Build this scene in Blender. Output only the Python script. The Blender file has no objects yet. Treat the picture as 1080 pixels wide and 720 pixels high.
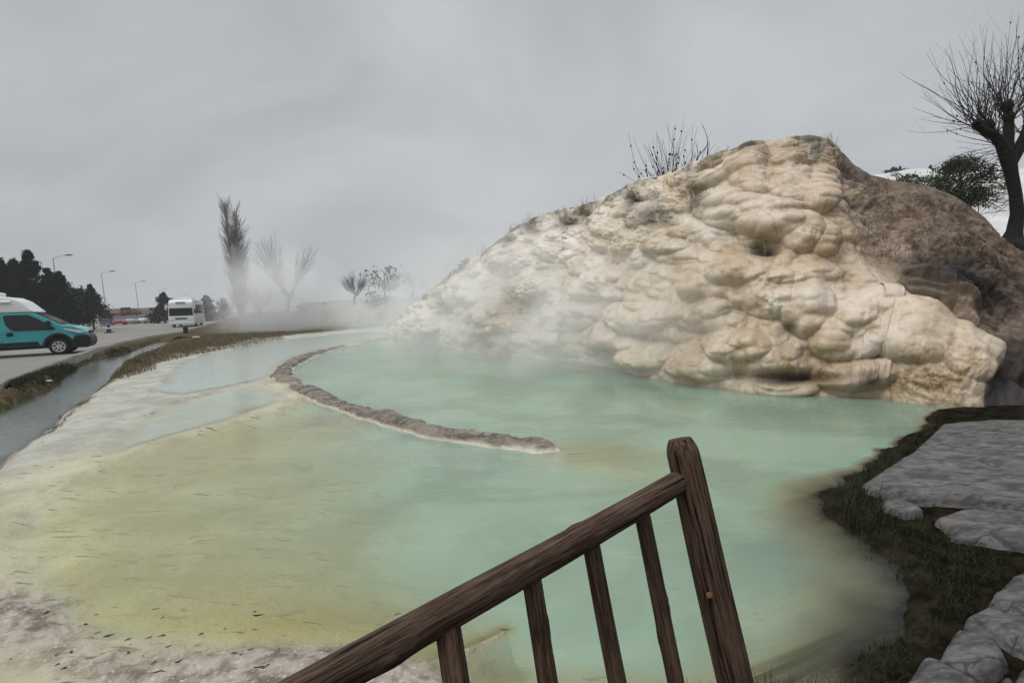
import bpy, bmesh, math, random
import numpy as np
from mathutils import Vector, Matrix
from mathutils.bvhtree import BVHTree

random.seed(7)
rng = np.random.default_rng(7)
SC = bpy.context.scene
COL = SC.collection

# ------------------------------------------------------------------ camera
CAMZ = 1.7
PITCH, ROLL, FPX = math.radians(4.45), math.radians(2.0), 540.0
FWD = np.array([0, math.cos(PITCH), -math.sin(PITCH)])
R0 = np.array([1.0, 0, 0])
U0 = np.array([0, math.sin(PITCH), math.cos(PITCH)])
RGT = math.cos(ROLL) * R0 - math.sin(ROLL) * U0
UPV = math.cos(ROLL) * U0 + math.sin(ROLL) * R0
CAM = np.array([0, 0, CAMZ])


def ray(px, py):
    return FWD + (px - 540) / FPX * RGT + (360 - py) / FPX * UPV


def G(px, py, z=0.0):
    """the point of the level ground (height z) seen at a spot of the photograph"""
    d = ray(px, py)
    t = (z - CAMZ) / d[2]
    return CAM + d * t


def D(px, py, y):
    """the point at distance y in front of the camera"""
    d = ray(px, py)
    return CAM + d * (y / d[1])


def proj(P):
    v = np.asarray(P) - CAM
    zc = v @ FWD
    return 540 + FPX * (v @ RGT) / zc, 360 - FPX * (v @ UPV) / zc


cam = bpy.data.objects.new('camera', bpy.data.cameras.new('camera'))
COL.objects.link(cam)
M = Matrix(((RGT[0], UPV[0], -FWD[0], 0), (RGT[1], UPV[1], -FWD[1], 0), (RGT[2], UPV[2], -FWD[2], CAMZ), (0, 0, 0, 1)))
cam.matrix_world = M
cam.data.sensor_width = 36
cam.data.lens = 18
cam.data.clip_start = 0.05
cam.data.clip_end = 3000
SC.camera = cam

# ------------------------------------------------------------------ numpy noise
def _h(i, j, k, s):
    n = (i * 374761393 + j * 668265263 + k * 1274126177 + s * 974711) & 0xFFFFFFFF
    n = ((n ^ (n >> 13)) * 1274126177) & 0xFFFFFFFF
    n = ((n ^ (n >> 16)) * 2246822519) & 0xFFFFFFFF
    return ((n ^ (n >> 15)) & 0xFFFFFF) / float(0xFFFFFF)


def vn(x, y, z=None, s=0):
    x = np.asarray(x, float)
    y = np.asarray(y, float)
    z = np.zeros_like(x) if z is None else np.asarray(z, float)
    i, j, k = np.floor(x).astype(np.int64), np.floor(y).astype(np.int64), np.floor(z).astype(np.int64)
    fx, fy, fz = x - i, y - j, z - k
    fx, fy, fz = [f * f * f * (f * (f * 6 - 15) + 10) for f in (fx, fy, fz)]
    r = 0
    for a in (0, 1):
        for b in (0, 1):
            for c in (0, 1):
                w = (fx if a else 1 - fx) * (fy if b else 1 - fy) * (fz if c else 1 - fz)
                r = r + w * _h(i + a, j + b, k + c, s)
    return r * 2 - 1


def fbm(x, y, z=None, o=4, s=0, g=0.5):
    a, r, n = 1.0, 0, 0
    x = np.asarray(x, float)
    y = np.asarray(y, float)
    for q in range(o):
        r = r + a * vn(x * 2 ** q, y * 2 ** q, None if z is None else z * 2 ** q, s + q * 17)
        n += a
        a *= g
    return r / n


def sst(a, b, x):
    t = np.clip((x - a) / (b - a), 0, 1)
    return t * t * (3 - 2 * t)


def sdf(poly, x, y):
    """signed distance to a polygon, positive inside"""
    p = np.asarray(poly)[:, :2]
    n = len(p)
    d = np.full(x.shape, 1e18)
    ins = np.zeros(x.shape, bool)
    for i in range(n):
        a, b = p[i], p[(i + 1) % n]
        e = b - a
        L = max(e @ e, 1e-12)
        t = np.clip(((x - a[0]) * e[0] + (y - a[1]) * e[1]) / L, 0, 1)
        d = np.minimum(d, (x - a[0] - t * e[0]) ** 2 + (y - a[1] - t * e[1]) ** 2)
        if abs(e[1]) > 1e-12:
            c = ((a[1] > y) != (b[1] > y)) & (x < e[0] * (y - a[1]) / e[1] + a[0])
            ins ^= c
    return np.where(ins, 1, -1) * np.sqrt(d)


def dline(pts, x, y):
    p = np.asarray(pts)[:, :2]
    d = np.full(x.shape, 1e18)
    for i in range(len(p) - 1):
        a, b = p[i], p[i + 1]
        e = b - a
        L = max(e @ e, 1e-12)
        t = np.clip(((x - a[0]) * e[0] + (y - a[1]) * e[1]) / L, 0, 1)
        d = np.minimum(d, (x - a[0] - t * e[0]) ** 2 + (y - a[1] - t * e[1]) ** 2)
    return np.sqrt(d)


# ------------------------------------------------------------------ objects
def link(o, parent=None):
    COL.objects.link(o)
    if parent is not None:
        wm, q = Matrix(), parent
        while q is not None:
            wm, q = q.matrix_basis @ wm, q.parent
        o.parent = parent
        o.matrix_basis = wm.inverted() @ o.matrix_basis
    return o


def tag(o, label=None, cat=None, group=None, kind=None):
    for k, v in (('label', label), ('category', cat), ('group', group), ('kind', kind)):
        if v:
            o[k] = v
    return o


def empty(name, loc, label, cat, group=None, rz=0.0):
    o = bpy.data.objects.new(name, None)
    o.empty_display_size = 0.2
    o.matrix_world = Matrix.Translation(Vector(loc)) @ Matrix.Rotation(rz, 4, 'Z')
    COL.objects.link(o)
    return tag(o, label, cat, group)


def np_mesh(name, V, F, m=None, smooth=True, parent=None, world=None):
    """V (n,3) ; F (m,3 or 4)"""
    V = np.asarray(V, np.float32)
    F = np.asarray(F, np.int32)
    me = bpy.data.meshes.new(name)
    k = F.shape[1]
    me.vertices.add(len(V))
    me.vertices.foreach_set('co', V.ravel())
    me.loops.add(F.size)
    me.loops.foreach_set('vertex_index', F.ravel())
    me.polygons.add(len(F))
    me.polygons.foreach_set('loop_start', np.arange(0, F.size, k, dtype=np.int32))
    me.polygons.foreach_set('loop_total', np.full(len(F), k, np.int32))
    me.polygons.foreach_set('use_smooth', np.full(len(F), bool(smooth)))
    me.update(calc_edges=True)
    me.validate()
    if m:
        me.materials.append(m)
    o = bpy.data.objects.new(name, me)
    if world is not None:
        o.matrix_basis = world
    return link(o, parent)


def attr_col(o, name, rgb):
    a = o.data.attributes.new(name, 'FLOAT_COLOR', 'POINT')
    n = len(o.data.vertices)
    c = np.ones((n, 4), np.float32)
    c[:, :rgb.shape[1]] = rgb
    a.data.foreach_set('color', c.ravel())


def attr_f(o, name, v):
    a = o.data.attributes.new(name, 'FLOAT', 'POINT')
    a.data.foreach_set('value', np.asarray(v, np.float32))


def bm_obj(name, bm, m=None, parent=None, world=None, smooth=False, bevel=0, seg=2):
    me = bpy.data.meshes.new(name)
    bmesh.ops.recalc_face_normals(bm, faces=bm.faces)
    bm.to_mesh(me)
    bm.free()
    if m:
        me.materials.append(m)
    if smooth:
        me.polygons.foreach_set('use_smooth', np.ones(len(me.polygons), bool))
    o = bpy.data.objects.new(name, me)
    if world is not None:
        o.matrix_basis = world
    link(o, parent)
    if bevel:
        b = o.modifiers.new('bevel', 'BEVEL')
        b.width = bevel
        b.segments = seg
        b.limit_method = 'ANGLE'
    return o


def gridfaces(nr, nc):
    i = np.arange(nr - 1)[:, None] * nc + np.arange(nc - 1)[None, :]
    i = i.ravel()
    return np.stack([i, i + 1, i + nc + 1, i + nc], 1)


class Tubes:
    def __init__(self):
        self.V, self.F, self.n = [], [], 0

    def add(self, pts, rad, k=5, cap=False):
        pts = np.asarray(pts, float)
        rad = np.broadcast_to(np.asarray(rad, float), (len(pts),))
        tg = np.gradient(pts, axis=0)
        tg /= np.linalg.norm(tg, axis=1)[:, None] + 1e-9
        ref = np.array([0.31, 0.87, 0.38]) if abs(tg[0] @ np.array([0, 0, 1.0])) > 0.5 else np.array([0, 0, 1.0])
        a = np.cross(tg, ref)
        a /= np.linalg.norm(a, axis=1)[:, None] + 1e-9
        b = np.cross(tg, a)
        th = np.arange(k) * 2 * math.pi / k
        ring = pts[:, None, :] + rad[:, None, None] * (np.cos(th)[None, :, None] * a[:, None, :] + np.sin(th)[None, :, None] * b[:, None, :])
        self.V.append(ring.reshape(-1, 3))
        n = len(pts)
        i = np.arange(n - 1)[:, None] * k + np.arange(k)[None, :]
        j = np.arange(n - 1)[:, None] * k + (np.arange(k)[None, :] + 1) % k
        f = np.stack([i, j, j + k, i + k], 2).reshape(-1, 4) + self.n
        self.F.append(f)
        self.n += n * k

    def quads(self, C, S, up=0.0):
        """leaf quads at centres C of size S, random facing"""
        n = len(C)
        a = rng.normal(size=(n, 3))
        a[:, 2] += up
        a /= np.linalg.norm(a, axis=1)[:, None]
        b = np.cross(a, rng.normal(size=(n, 3)))
        b /= np.linalg.norm(b, axis=1)[:, None]
        S = np.broadcast_to(np.asarray(S, float), (n,))[:, None]
        q = np.stack([C - a * S, C - b * S * 0.45, C + a * S, C + b * S * 0.45], 1)
        self.V.append(q.reshape(-1, 3))
        self.F.append(np.arange(n * 4).reshape(-1, 4) + self.n)
        self.n += n * 4

    def build(self, name, m, parent=None, smooth=True):
        return np_mesh(name, np.concatenate(self.V), np.concatenate(self.F), m, smooth, parent)


def box(bm, c, s, rz=0):
    r = bmesh.ops.create_cube(bm, size=1)
    mt = Matrix.Translation(Vector(c)) @ Matrix.Rotation(rz, 4, 'Z') @ Matrix.Diagonal((s[0], s[1], s[2], 1))
    bmesh.ops.transform(bm, matrix=mt, verts=r['verts'])
    return r['verts']


def cyl(bm, c, r, h, axis='Z', seg=24, r2=None):
    q = bmesh.ops.create_cone(bm, cap_ends=True, segments=seg, radius1=r, radius2=r if r2 is None else r2, depth=h)
    mt = Matrix.Translation(Vector(c))
    if axis == 'Y':
        mt = mt @ Matrix.Rotation(math.pi / 2, 4, 'X')
    if axis == 'X':
        mt = mt @ Matrix.Rotation(math.pi / 2, 4, 'Y')
    bmesh.ops.transform(bm, matrix=mt, verts=q['verts'])


# ------------------------------------------------------------------ materials
class NT:
    def __init__(self, name):
        self.m = bpy.data.materials.new(name)
        self.m.use_nodes = True
        self.t = self.m.node_tree
        self.t.nodes.clear()
        self.out = self.t.nodes.new('ShaderNodeOutputMaterial')

    def n(self, typ, ins=None, **kw):
        nd = self.t.nodes.new('ShaderNode' + typ)
        for k, v in kw.items():
            setattr(nd, k, v)
        for k, v in (ins or {}).items():
            self.put(nd.inputs[k], v)
        return nd

    def put(self, sock, v):
        if isinstance(v, bpy.types.NodeSocket):
            self.t.links.new(v, sock)
        elif isinstance(v, (tuple, list)) and len(v) == 3 and sock.type == 'RGBA':
            sock.default_value = (*v, 1)
        else:
            sock.default_value = v

    def co(self, kind='Object', scale=(1, 1, 1)):
        t = self.n('TexCoord')
        mp = self.n('Mapping', {'Vector': t.outputs[kind], 'Scale': scale})
        return mp.outputs[0]

    def noise(self, co, scale, detail=4, rough=0.55, dist=0.0):
        return self.n('TexNoise', {'Vector': co, 'Scale': scale, 'Detail': detail, 'Roughness': rough, 'Distortion': dist}).outputs['Fac']

    def vor(self, co, scale, feature='F1', rnd=1.0):
        return self.n('TexVoronoi', {'Vector': co, 'Scale': scale, 'Randomness': rnd}, feature=feature).outputs['Distance']

    def ramp(self, f, a, b):
        return self.n('MapRange', {'Value': f, 'From Min': a, 'From Max': b}, interpolation_type='SMOOTHSTEP').outputs[0]

    def mix(self, f, a, b, mode='MIX'):
        nd = self.n('Mix', data_type='RGBA', blend_type=mode)
        self.put(nd.inputs[0], f)
        self.put(nd.inputs[6], a)
        self.put(nd.inputs[7], b)
        return nd.outputs[2]

    def mth(self, op, a, b=0.0, c=None):
        nd = self.n('Math', operation=op)
        self.put(nd.inputs[0], a)
        self.put(nd.inputs[1], b)
        return nd.outputs[0]

    def bump(self, h, strength=0.5, dist=0.02, normal=None):
        nd = self.n('Bump', {'Height': h, 'Strength': strength, 'Distance': dist})
        if normal is not None:
            self.put(nd.inputs['Normal'], normal)
        return nd.outputs[0]

    def pbr(self, col, rough=0.7, normal=None, metal=0.0, spec=0.5, coat=0.0):
        b = self.n('BsdfPrincipled')
        self.put(b.inputs['Base Color'], col)
        self.put(b.inputs['Roughness'], rough)
        self.put(b.inputs['Metallic'], metal)
        self.put(b.inputs['Specular IOR Level'], spec)
        self.put(b.inputs['Coat Weight'], coat)
        if normal is not None:
            self.put(b.inputs['Normal'], normal)
        self.t.links.new(b.outputs[0], self.out.inputs[0])
        return self.m

    def attr(self, name):
        return self.n('Attribute', attribute_name=name)


def simple(name, col, rough=0.6, var=0.25, scale=6.0, metal=0.0, coat=0.0, bump=0.0, spec=0.22):
    t = NT(name)
    co = t.co()
    f = t.noise(co, scale, 5, 0.6)
    c = t.mix(f, tuple(x * (1 - var) for x in col), tuple(min(1, x * (1 + var)) for x in col))
    nm = t.bump(t.noise(co, scale * 6, 4), bump, 0.01) if bump else None
    return t.pbr(c, rough, nm, metal, spec, coat)


def m_terrain():
    t = NT('ground')
    co = t.co('Object')
    z1 = t.attr('zone')
    sep = t.n('SeparateColor', {'Color': z1.outputs['Color']})
    soil, dark, crust = sep.outputs
    bed = t.attr('bed').outputs['Fac']
    yel = t.attr('yellow').outputs['Fac']
    n1 = t.noise(co, 1.3, 6, 0.6)
    n2 = t.noise(co, 7, 6, 0.65)
    n3 = t.noise(co, 40, 4, 0.6)
    trav = t.mix(t.ramp(n1, .35, .65), (.29, .283, .235), (.42, .41, .35))
    trav = t.mix(t.mth('MULTIPLY', t.ramp(n2, .52, .72), .5), trav, (.40, .36, .29))
    bedc = t.mix(t.ramp(n1, .35, .68), (.36, .33, .175), (.49, .46, .28))
    bedc = t.mix(t.mth('MULTIPLY', t.ramp(n2, .5, .75), .45), bedc, (.36, .30, .12))
    bedc = t.mix(t.mth('MULTIPLY', yel, t.ramp(n1, .3, .7)), bedc, (.36, .29, .10))
    c = t.mix(bed, trav, bedc)
    cr = t.mix(t.ramp(n2, .4, .65), (.36, .31, .26), (.13, .105, .085))
    cr = t.mix(t.ramp(n3, .55, .7), cr, (.48, .44, .39))
    c = t.mix(crust, c, cr)
    # dark flecks of leaves and algae, drawn out along the current
    cs = t.co('Object', (2.2, 9.5, 1))
    fl = t.ramp(t.noise(cs, 1.7, 3, 0.55, 0.6), .61, .68)
    fl = t.mth('MULTIPLY', fl, t.ramp(n1, .38, .6))
    fl2 = t.ramp(t.noise(t.co('Object', (1.2, 3.2, 1)), 1.5, 5, 0.65, 1.0), .56, .68)
    c = t.mix(t.mth('MULTIPLY', fl2, t.mth('MULTIPLY', bed, .45)), c, (.17, .14, .06))
    c = t.mix(t.mth('MULTIPLY', fl, .85), c, (.055, .045, .02))
    so = t.mix(t.ramp(n1, .4, .6), (.082, .06, .037), (.05, .054, .026))
    so = t.mix(t.ramp(n2, .5, .7), so, (.17, .12, .08))
    c = t.mix(soil, c, so)
    dk = t.mix(t.ramp(n2, .4, .65), (.006, .006, .003), (.020, .016, .011))
    c = t.mix(dark, c, dk)
    h = t.mth('ADD', t.mth('MULTIPLY', n2, .6), t.mth('MULTIPLY', n3, .3))
    r = t.mth('ADD', .35, t.mth('MULTIPLY', n2, .5))
    return t.pbr(c, r, t.bump(h, .7, .05), spec=t.mth('MULTIPLY', t.mth('SUBTRACT', 1.0, t.mth('MAXIMUM', soil, dark)), .22))


def m_water(name, milk, k=6.0, tint=(.5, .55, .5), rough=.09, refl=.42, shal=(.345, .355, .215)):
    t = NT(name)
    co = t.co('Object')
    dp = t.attr('depth').outputs['Fac']
    op = t.mth('SUBTRACT', 1.0, t.mth('POWER', 2.718, t.mth('MULTIPLY', dp, -k)))
    op = t.mth('MULTIPLY', op, t.ramp(dp, 0.0, .035))
    cl = t.noise(co, .55, 4, .55, .8)
    c2 = t.noise(t.co('Object', (1, 2.2, 1)), 1.6, 4, .6, .7)
    mc = t.mix(t.ramp(cl, .38, .62), tuple(x * .72 for x in milk), milk)
    mc = t.mix(t.mth('MULTIPLY', t.ramp(c2, .48, .72), .42), mc, tint)
    shal = t.mix(t.ramp(dp, .03, .34), shal, mc)
    df = t.n('BsdfDiffuse', {'Color': shal})
    tr = t.n('BsdfTransparent', {'Color': (.97, .99, .96)})
    body = t.n('MixShader', {0: op, 1: tr.outputs[0], 2: df.outputs[0]})
    rip = t.noise(t.co('Object', (1, 1.8, 1)), 7, 3, .5, .5)
    rip2 = t.noise(co, 24, 2, .5)
    bp = t.bump(t.mth('ADD', rip, t.mth('MULTIPLY', rip2, .25)), .35, .015)
    gl = t.n('BsdfGlossy', {'Color': (1, 1, 1), 'Roughness': rough, 'Normal': bp})
    fr = t.n('Fresnel', {'IOR': 1.33, 'Normal': bp})
    mx = t.n('MixShader', {0: t.mth('MULTIPLY', fr.outputs[0], refl), 1: body.outputs[0], 2: gl.outputs[0]})
    t.t.links.new(mx.outputs[0], t.out.inputs[0])
    return t.m


def m_mound():
    t = NT('travertine')
    co = t.co('Object')
    sep = t.n('SeparateColor', {'Color': t.attr('zone').outputs['Color']})
    brown, grey, ochre = sep.outputs
    uv = t.attr('flow').outputs['Vector']
    n1 = t.noise(co, .9, 5, .6, .4)
    n2 = t.noise(co, 3.2, 6, .62, .3)
    n3 = t.noise(co, 17, 5, .65)
    st = t.n('Mapping', {'Vector': uv, 'Scale': (3.2, .5, 1)}).outputs[0]
    ns = t.noise(st, 1.6, 5, .62, .3)
    c = t.mix(t.ramp(n1, .36, .64), (.50, .395, .265), (.60, .52, .41))
    c = t.mix(t.mth('MULTIPLY', t.ramp(n2, .48, .66), .7), c, (.33, .24, .125))
    nw = t.noise(t.n('Mapping', {'Vector': uv, 'Scale': (1.0, .8, 1)}).outputs[0], .85, 6, .68, 1.2)
    wh = t.ramp(t.mth('ADD', nw, t.mth('MULTIPLY', t.mth('SUBTRACT', n3, .5), .25)), .5, .64)
    c = t.mix(t.mth('MULTIPLY', wh, .7), c, (.70, .66, .59))
    c = t.mix(t.mth('MULTIPLY', t.ramp(n3, .58, .74), .3), c, (.80, .78, .72))
    oc = t.mix(t.ramp(n3, .4, .6), (.33, .23, .095), (.14, .09, .045))
    wa = t.mth('MULTIPLY', t.attr('pale').outputs['Fac'], t.ramp(t.mth('ADD', nw, t.mth('MULTIPLY', t.mth('SUBTRACT', n3, .5), .3)), .36, .56))
    c = t.mix(t.mth('MULTIPLY', wa, .8), c, (.72, .69, .63))
    tn = t.attr('tone').outputs['Fac']
    c = t.mix(t.mth('MULTIPLY', tn, .6), c, t.mix(.6, c, (.56, .37, .25), 'MULTIPLY'))
    sn = t.noise(t.n('Mapping', {'Vector': uv, 'Scale': (1.7, .32, 1)}).outputs[0], 1.3, 7, .7, .8)
    c = t.mix(t.mth('MULTIPLY', t.ramp(t.mth('ADD', sn, t.mth('MULTIPLY', t.mth('SUBTRACT', n3, .5), .3)), .53, .68), t.mth('ADD', .25, t.mth('MULTIPLY', tn, .4))), c, (.22, .145, .075))
    c = t.mix(t.mth('MULTIPLY', ochre, t.ramp(n2, .3, .6)), c, oc)
    alg = t.attr('algae').outputs['Fac']
    c = t.mix(t.mth('MULTIPLY', alg, t.ramp(t.mth('ADD', ns, t.mth('MULTIPLY', n3, .4)), .45, .66)), c, (.07, .06, .03))
    br = t.mix(t.ramp(n2, .36, .64), (.20, .142, .104), (.07, .05, .037))
    br = t.mix(t.mth('MULTIPLY', t.ramp(n3, .5, .7), .4), br, (.27, .20, .15))
    c = t.mix(brown, c, br)
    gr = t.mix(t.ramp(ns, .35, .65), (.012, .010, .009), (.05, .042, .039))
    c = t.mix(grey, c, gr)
    v = t.vor(co, 26, 'F1')
    v2 = t.vor(co, 9, 'SMOOTH_F1')
    h = t.mth('ADD', t.mth('MULTIPLY', n3, .7), t.mth('MULTIPLY', v, -.22))
    h = t.mth('ADD', h, t.mth('MULTIPLY', v2, -.18))
    drip = t.noise(t.n('Mapping', {'Vector': uv, 'Scale': (18, 1.3, 1)}).outputs[0], 1.0, 4, .6, .4)
    h = t.mth('ADD', h, t.mth('MULTIPLY', drip, .35))
    r = t.mth('ADD', .2, t.mth('MULTIPLY', n3, .5))
    return t.pbr(c, r, t.bump(h, .38, .03), spec=t.mth('MULTIPLY', t.mth('SUBTRACT', 1.0, t.mth('MULTIPLY', t.mth('MAXIMUM', grey, brown), .8)), .4))


def m_wood():
    t = NT('weathered_wood')
    co = t.co('Object', (1, 1, .05))
    kn = t.attr('knot').outputs['Fac']
    g1 = t.noise(co, 130, 6, .7, .4)
    g2 = t.noise(co, 420, 3, .6)
    big = t.noise(t.co('Object', (1, 1, .35)), 11, 4, .6)
    c = t.mix(t.ramp(g1, .35, .66), (.02, .011, .007), (.118, .075, .05))
    c = t.mix(t.mth('MULTIPLY', t.ramp(big, .5, .7), .55), c, (.14, .10, .072))
    c = t.mix(t.mth('MULTIPLY', t.ramp(g2, .55, .7), .5), c, (.008, .005, .004))
    crack = t.ramp(t.noise(t.co('Object', (1, 1, .02)), 95, 2, .4), .63, .66)
    c = t.mix(t.mth('MULTIPLY', kn, .85), c, (.02, .012, .008))
    c = t.mix(crack, c, (.006, .004, .003))
    h = t.mth('SUBTRACT', t.mth('ADD', g1, t.mth('MULTIPLY', g2, .4)), t.mth('MULTIPLY', crack, 1.2))
    return t.pbr(c, .75, t.bump(h, 1.0, .006), spec=.16)


def m_slab():
    t = NT('grey_stone')
    co = t.co('Object')
    n1 = t.noise(co, 2.2, 6, .65, .6)
    n2 = t.noise(t.co('Object', (1.2, 2.6, 3)), 4, 8, .74, .8)
    n3 = t.noise(co, 55, 4, .7)
    c = t.mix(t.ramp(n2, .36, .66), (.038, .037, .038), (.145, .142, .14))
    c = t.mix(t.mth('MULTIPLY', t.ramp(n1, .5, .7), .6), c, (.16, .135, .11))
    c = t.mix(t.mth('MULTIPLY', t.ramp(n3, .6, .72), .5), c, (.30, .29, .285))
    wv_ = t.n('VectorMath', {0: co, 1: t.n('VectorMath', {0: t.n('TexNoise', {'Vector': co, 'Scale': 1.6, 'Detail': 5}).outputs['Color'], 1: (.5, .5, .5)}, operation='MULTIPLY').outputs[0]}, operation='ADD').outputs[0]
    cr = t.n('TexVoronoi', {'Vector': t.n('Mapping', {'Vector': wv_, 'Scale': (.55, 2.0, 1)}).outputs[0], 'Scale': 1.5}, feature='DISTANCE_TO_EDGE').outputs['Distance']
    crk = t.mth('SUBTRACT', 1.0, t.ramp(cr, .0, .022))
    crk = t.mth('MULTIPLY', crk, t.ramp(n1, .40, .52))
    c = t.mix(t.mth('MULTIPLY', crk, .8), c, (.035, .03, .025))
    h = t.mth('SUBTRACT', t.mth('ADD', n2, t.mth('MULTIPLY', n3, .3)), t.mth('MULTIPLY', crk, .5))
    return t.pbr(c, t.mth('ADD', .28, t.mth('MULTIPLY', n2, .4)), t.bump(h, .5, .012), spec=.15)


def m_rim():
    t = NT('rim_stone')
    co = t.co('Object')
    n1 = t.noise(co, 4, 6, .68, .4)
    n2 = t.noise(co, 22, 5, .65)
    z = t.attr('height').outputs['Fac']
    c = t.mix(t.ramp(n1, .4, .62), (.21, .175, .14), (.07, .056, .043))
    c = t.mix(t.mth('MULTIPLY', t.ramp(n2, .52, .68), .6), c, (.36, .32, .27))
    lo = t.mth('SUBTRACT', 1.0, t.ramp(t.mth('ADD', z, t.mth('MULTIPLY', n2, .05)), .03, .085))
    c = t.mix(t.mth('MULTIPLY', lo, .8), c, (.62, .57, .47))
    return t.pbr(c, .6, t.bump(t.mth('ADD', n1, t.mth('MULTIPLY', n2, .6)), .9, .04), spec=.35)


def m_asphalt():
    t = NT('asphalt')
    co = t.co('Object')
    n1 = t.noise(co, .25, 5, .6)
    n2 = t.noise(co, 3, 6, .7)
    n3 = t.noise(co, 60, 2, .6)
    c = t.mix(t.ramp(n1, .35, .65), (.15, .138, .125), (.21, .195, .175))
    c = t.mix(t.mth('MULTIPLY', t.ramp(n2, .5, .7), .5), c, (.10, .092, .085))
    c = t.mix(t.mth('MULTIPLY', n3, .3), c, (.30, .28, .26))
    return t.pbr(c, .75, t.bump(n3, .3, .005), spec=.3)


MAT = dict(
    terrain=m_terrain(), mound=m_mound(), wood=m_wood(), slab=m_slab(), rim=m_rim(), road=m_asphalt(),
    water=m_water('milky_water', (.28, .435, .34), 3.4, (.37, .475, .385), refl=.75),
    shallow=m_water('shallow_water', (.44, .535, .49), 14, (.47, .53, .48), refl=.9, shal=(.43, .50, .44)),
    chan=m_water('channel_water', (.19, .21, .20), 5.0, (.12, .135, .125), .1, .9, (.15, .165, .15)),
    bark=simple('bark', (.014, .011, .009), .85, .5, 9, bump=.6),
    twig=simple('twig', (.022, .017, .014), .8, .3, 5),
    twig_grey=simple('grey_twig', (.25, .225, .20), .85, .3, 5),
    conifer=simple('conifer_foliage', (.011, .016, .011), .9, .5, .9, spec=.05),
    leaf=simple('dark_foliage', (.035, .045, .02), .85, .5, 1.4, spec=.08),
    seed=simple('seed_pod', (.02, .016, .013), .8, .2),
    grass=simple('green_grass', (.016, .020, .006), .75, .6, 1.2),
    drygrass=simple('dry_grass', (.125, .10, .055), .8, .5, 2.0),
    concrete=simple('concrete', (.20, .185, .155), .85, .4, 1.6, bump=.4),
    teal=simple('teal_paint', (.045, .33, .36), .35, .05, .6, coat=.5),
    white=simple('white_paint', (.70, .70, .69), .4, .05, .8, coat=.3),
    black=simple('black_plastic', (.018, .018, .019), .5, .2, 3),
    glass=simple('dark_glass', (.010, .012, .014), .08, .1, 2, spec=.4),
    rubber=simple('rubber', (.015, .015, .015), .8, .2, 8),
    alloy=simple('alloy', (.5, .5, .5), .35, .1, 5, metal=.6),
    lens=simple('headlight_lens', (.55, .57, .6), .15, .15, 9, coat=.6),
    steel=simple('galvanised_steel', (.30, .31, .32), .5, .15, 2, metal=.3),
    brick=simple('brick_wall', (.22, .105, .075), .85, .25, 2),
    render=simple('rendered_wall', (.45, .42, .38), .85, .15, .6),
    tile=simple('roof_tile', (.105, .062, .048), .85, .3, 3),
    silver=simple('silver_paint', (.36, .37, .38), .35, .08, 1, coat=.4),
    red=simple('red_paint', (.25, .03, .025), .4, .1, 1, coat=.4),
    blue=simple('blue_grey_paint', (.13, .16, .25), .6, .2, 3),
    hill=simple('white_travertine', (.50, .49, .475), .85, .42, .35, bump=.6),
)

# ------------------------------------------------------------------ outlines of the place (metres, from the photograph)
def GP(lst, z=0.0):
    return np.array([G(a, b, z)[:2] for a, b in lst])


RIM_PX = [(612, 480), (585, 473), (560, 467), (520, 462), (470, 455), (420, 443), (375, 431), (340, 418), (312, 405), (296, 396)]
RIM_FAR_PX = [(296, 396), (303, 385), (325, 374), (355, 366), (385, 360), (412, 355)]
MOUND_PTS = np.array([(-6, 33), (0, 30), (14, 18), (12, 8.5)])
RIGHT_PX = [(1000, 434), (985, 447), (960, 466), (925, 491), (893, 512), (880, 524), (890, 548), (940, 572), (990, 600), (1004, 636), (982, 668), (945, 704), (900, 730), (800, 752), (640, 764), (560, 764)]
POOL = np.vstack([GP([(112, 486), (190, 463), (250, 443), (312, 424), (296, 408), (288, 396), (296, 386), (325, 374.5), (355, 366.5), (385, 360.5), (406, 355)]),
                  MOUND_PTS, GP(RIGHT_PX),
                  GP([(520, 752), (470, 742), (430, 727), (380, 714), (333, 706), (271, 704), (217, 708), (125, 710), (50, 684), (5, 640), (-8, 590), (18, 545), (62, 506)])])
POOL_A = GP([(155, 413), (183, 386), (211, 374.5), (279, 360), (398, 348.5), (408, 354), (385, 359), (355, 365), (325, 373), (300, 384), (286, 399), (192, 417)], .05)
POOL_B = GP([(92, 482), (128, 450), (192, 421), (284, 403.5), (308, 421), (250, 441), (190, 460.5), (112, 484)], .025)
CHAN = GP([(-160, 540), (0, 437), (60, 409), (84, 387), (100, 380), (130, 375), (145, 368), (160, 363), (172, 360), (180, 362), (165, 370), (150, 376), (133, 384), (115, 398), (95, 415), (67, 435), (47, 453), (0, 482), (-160, 620)], -.12)
TRAV = np.vstack([GP([(-400, 900), (-160, 632), (-80, 545), (0, 487), (47, 457), (70, 438), (97, 418), (120, 400), (142, 391), (165, 382), (211, 371.5), (279, 357.5), (398, 346)]),
                  np.array([(0, 36), (14, 18), (12, 8.5)]), GP(RIGHT_PX), GP([(400, 760), (200, 900)])])
KERB_PX = [(-260, 510), (-120, 452), (0, 403), (33, 391), (67, 379), (96, 370), (124, 361.5), (156, 355), (189, 350), (213, 344), (228, 339.5)]
KERB = np.vstack([[(-10.5, 0.0)], GP(KERB_PX[1:], .22)])
ROADZ = .13

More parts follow.
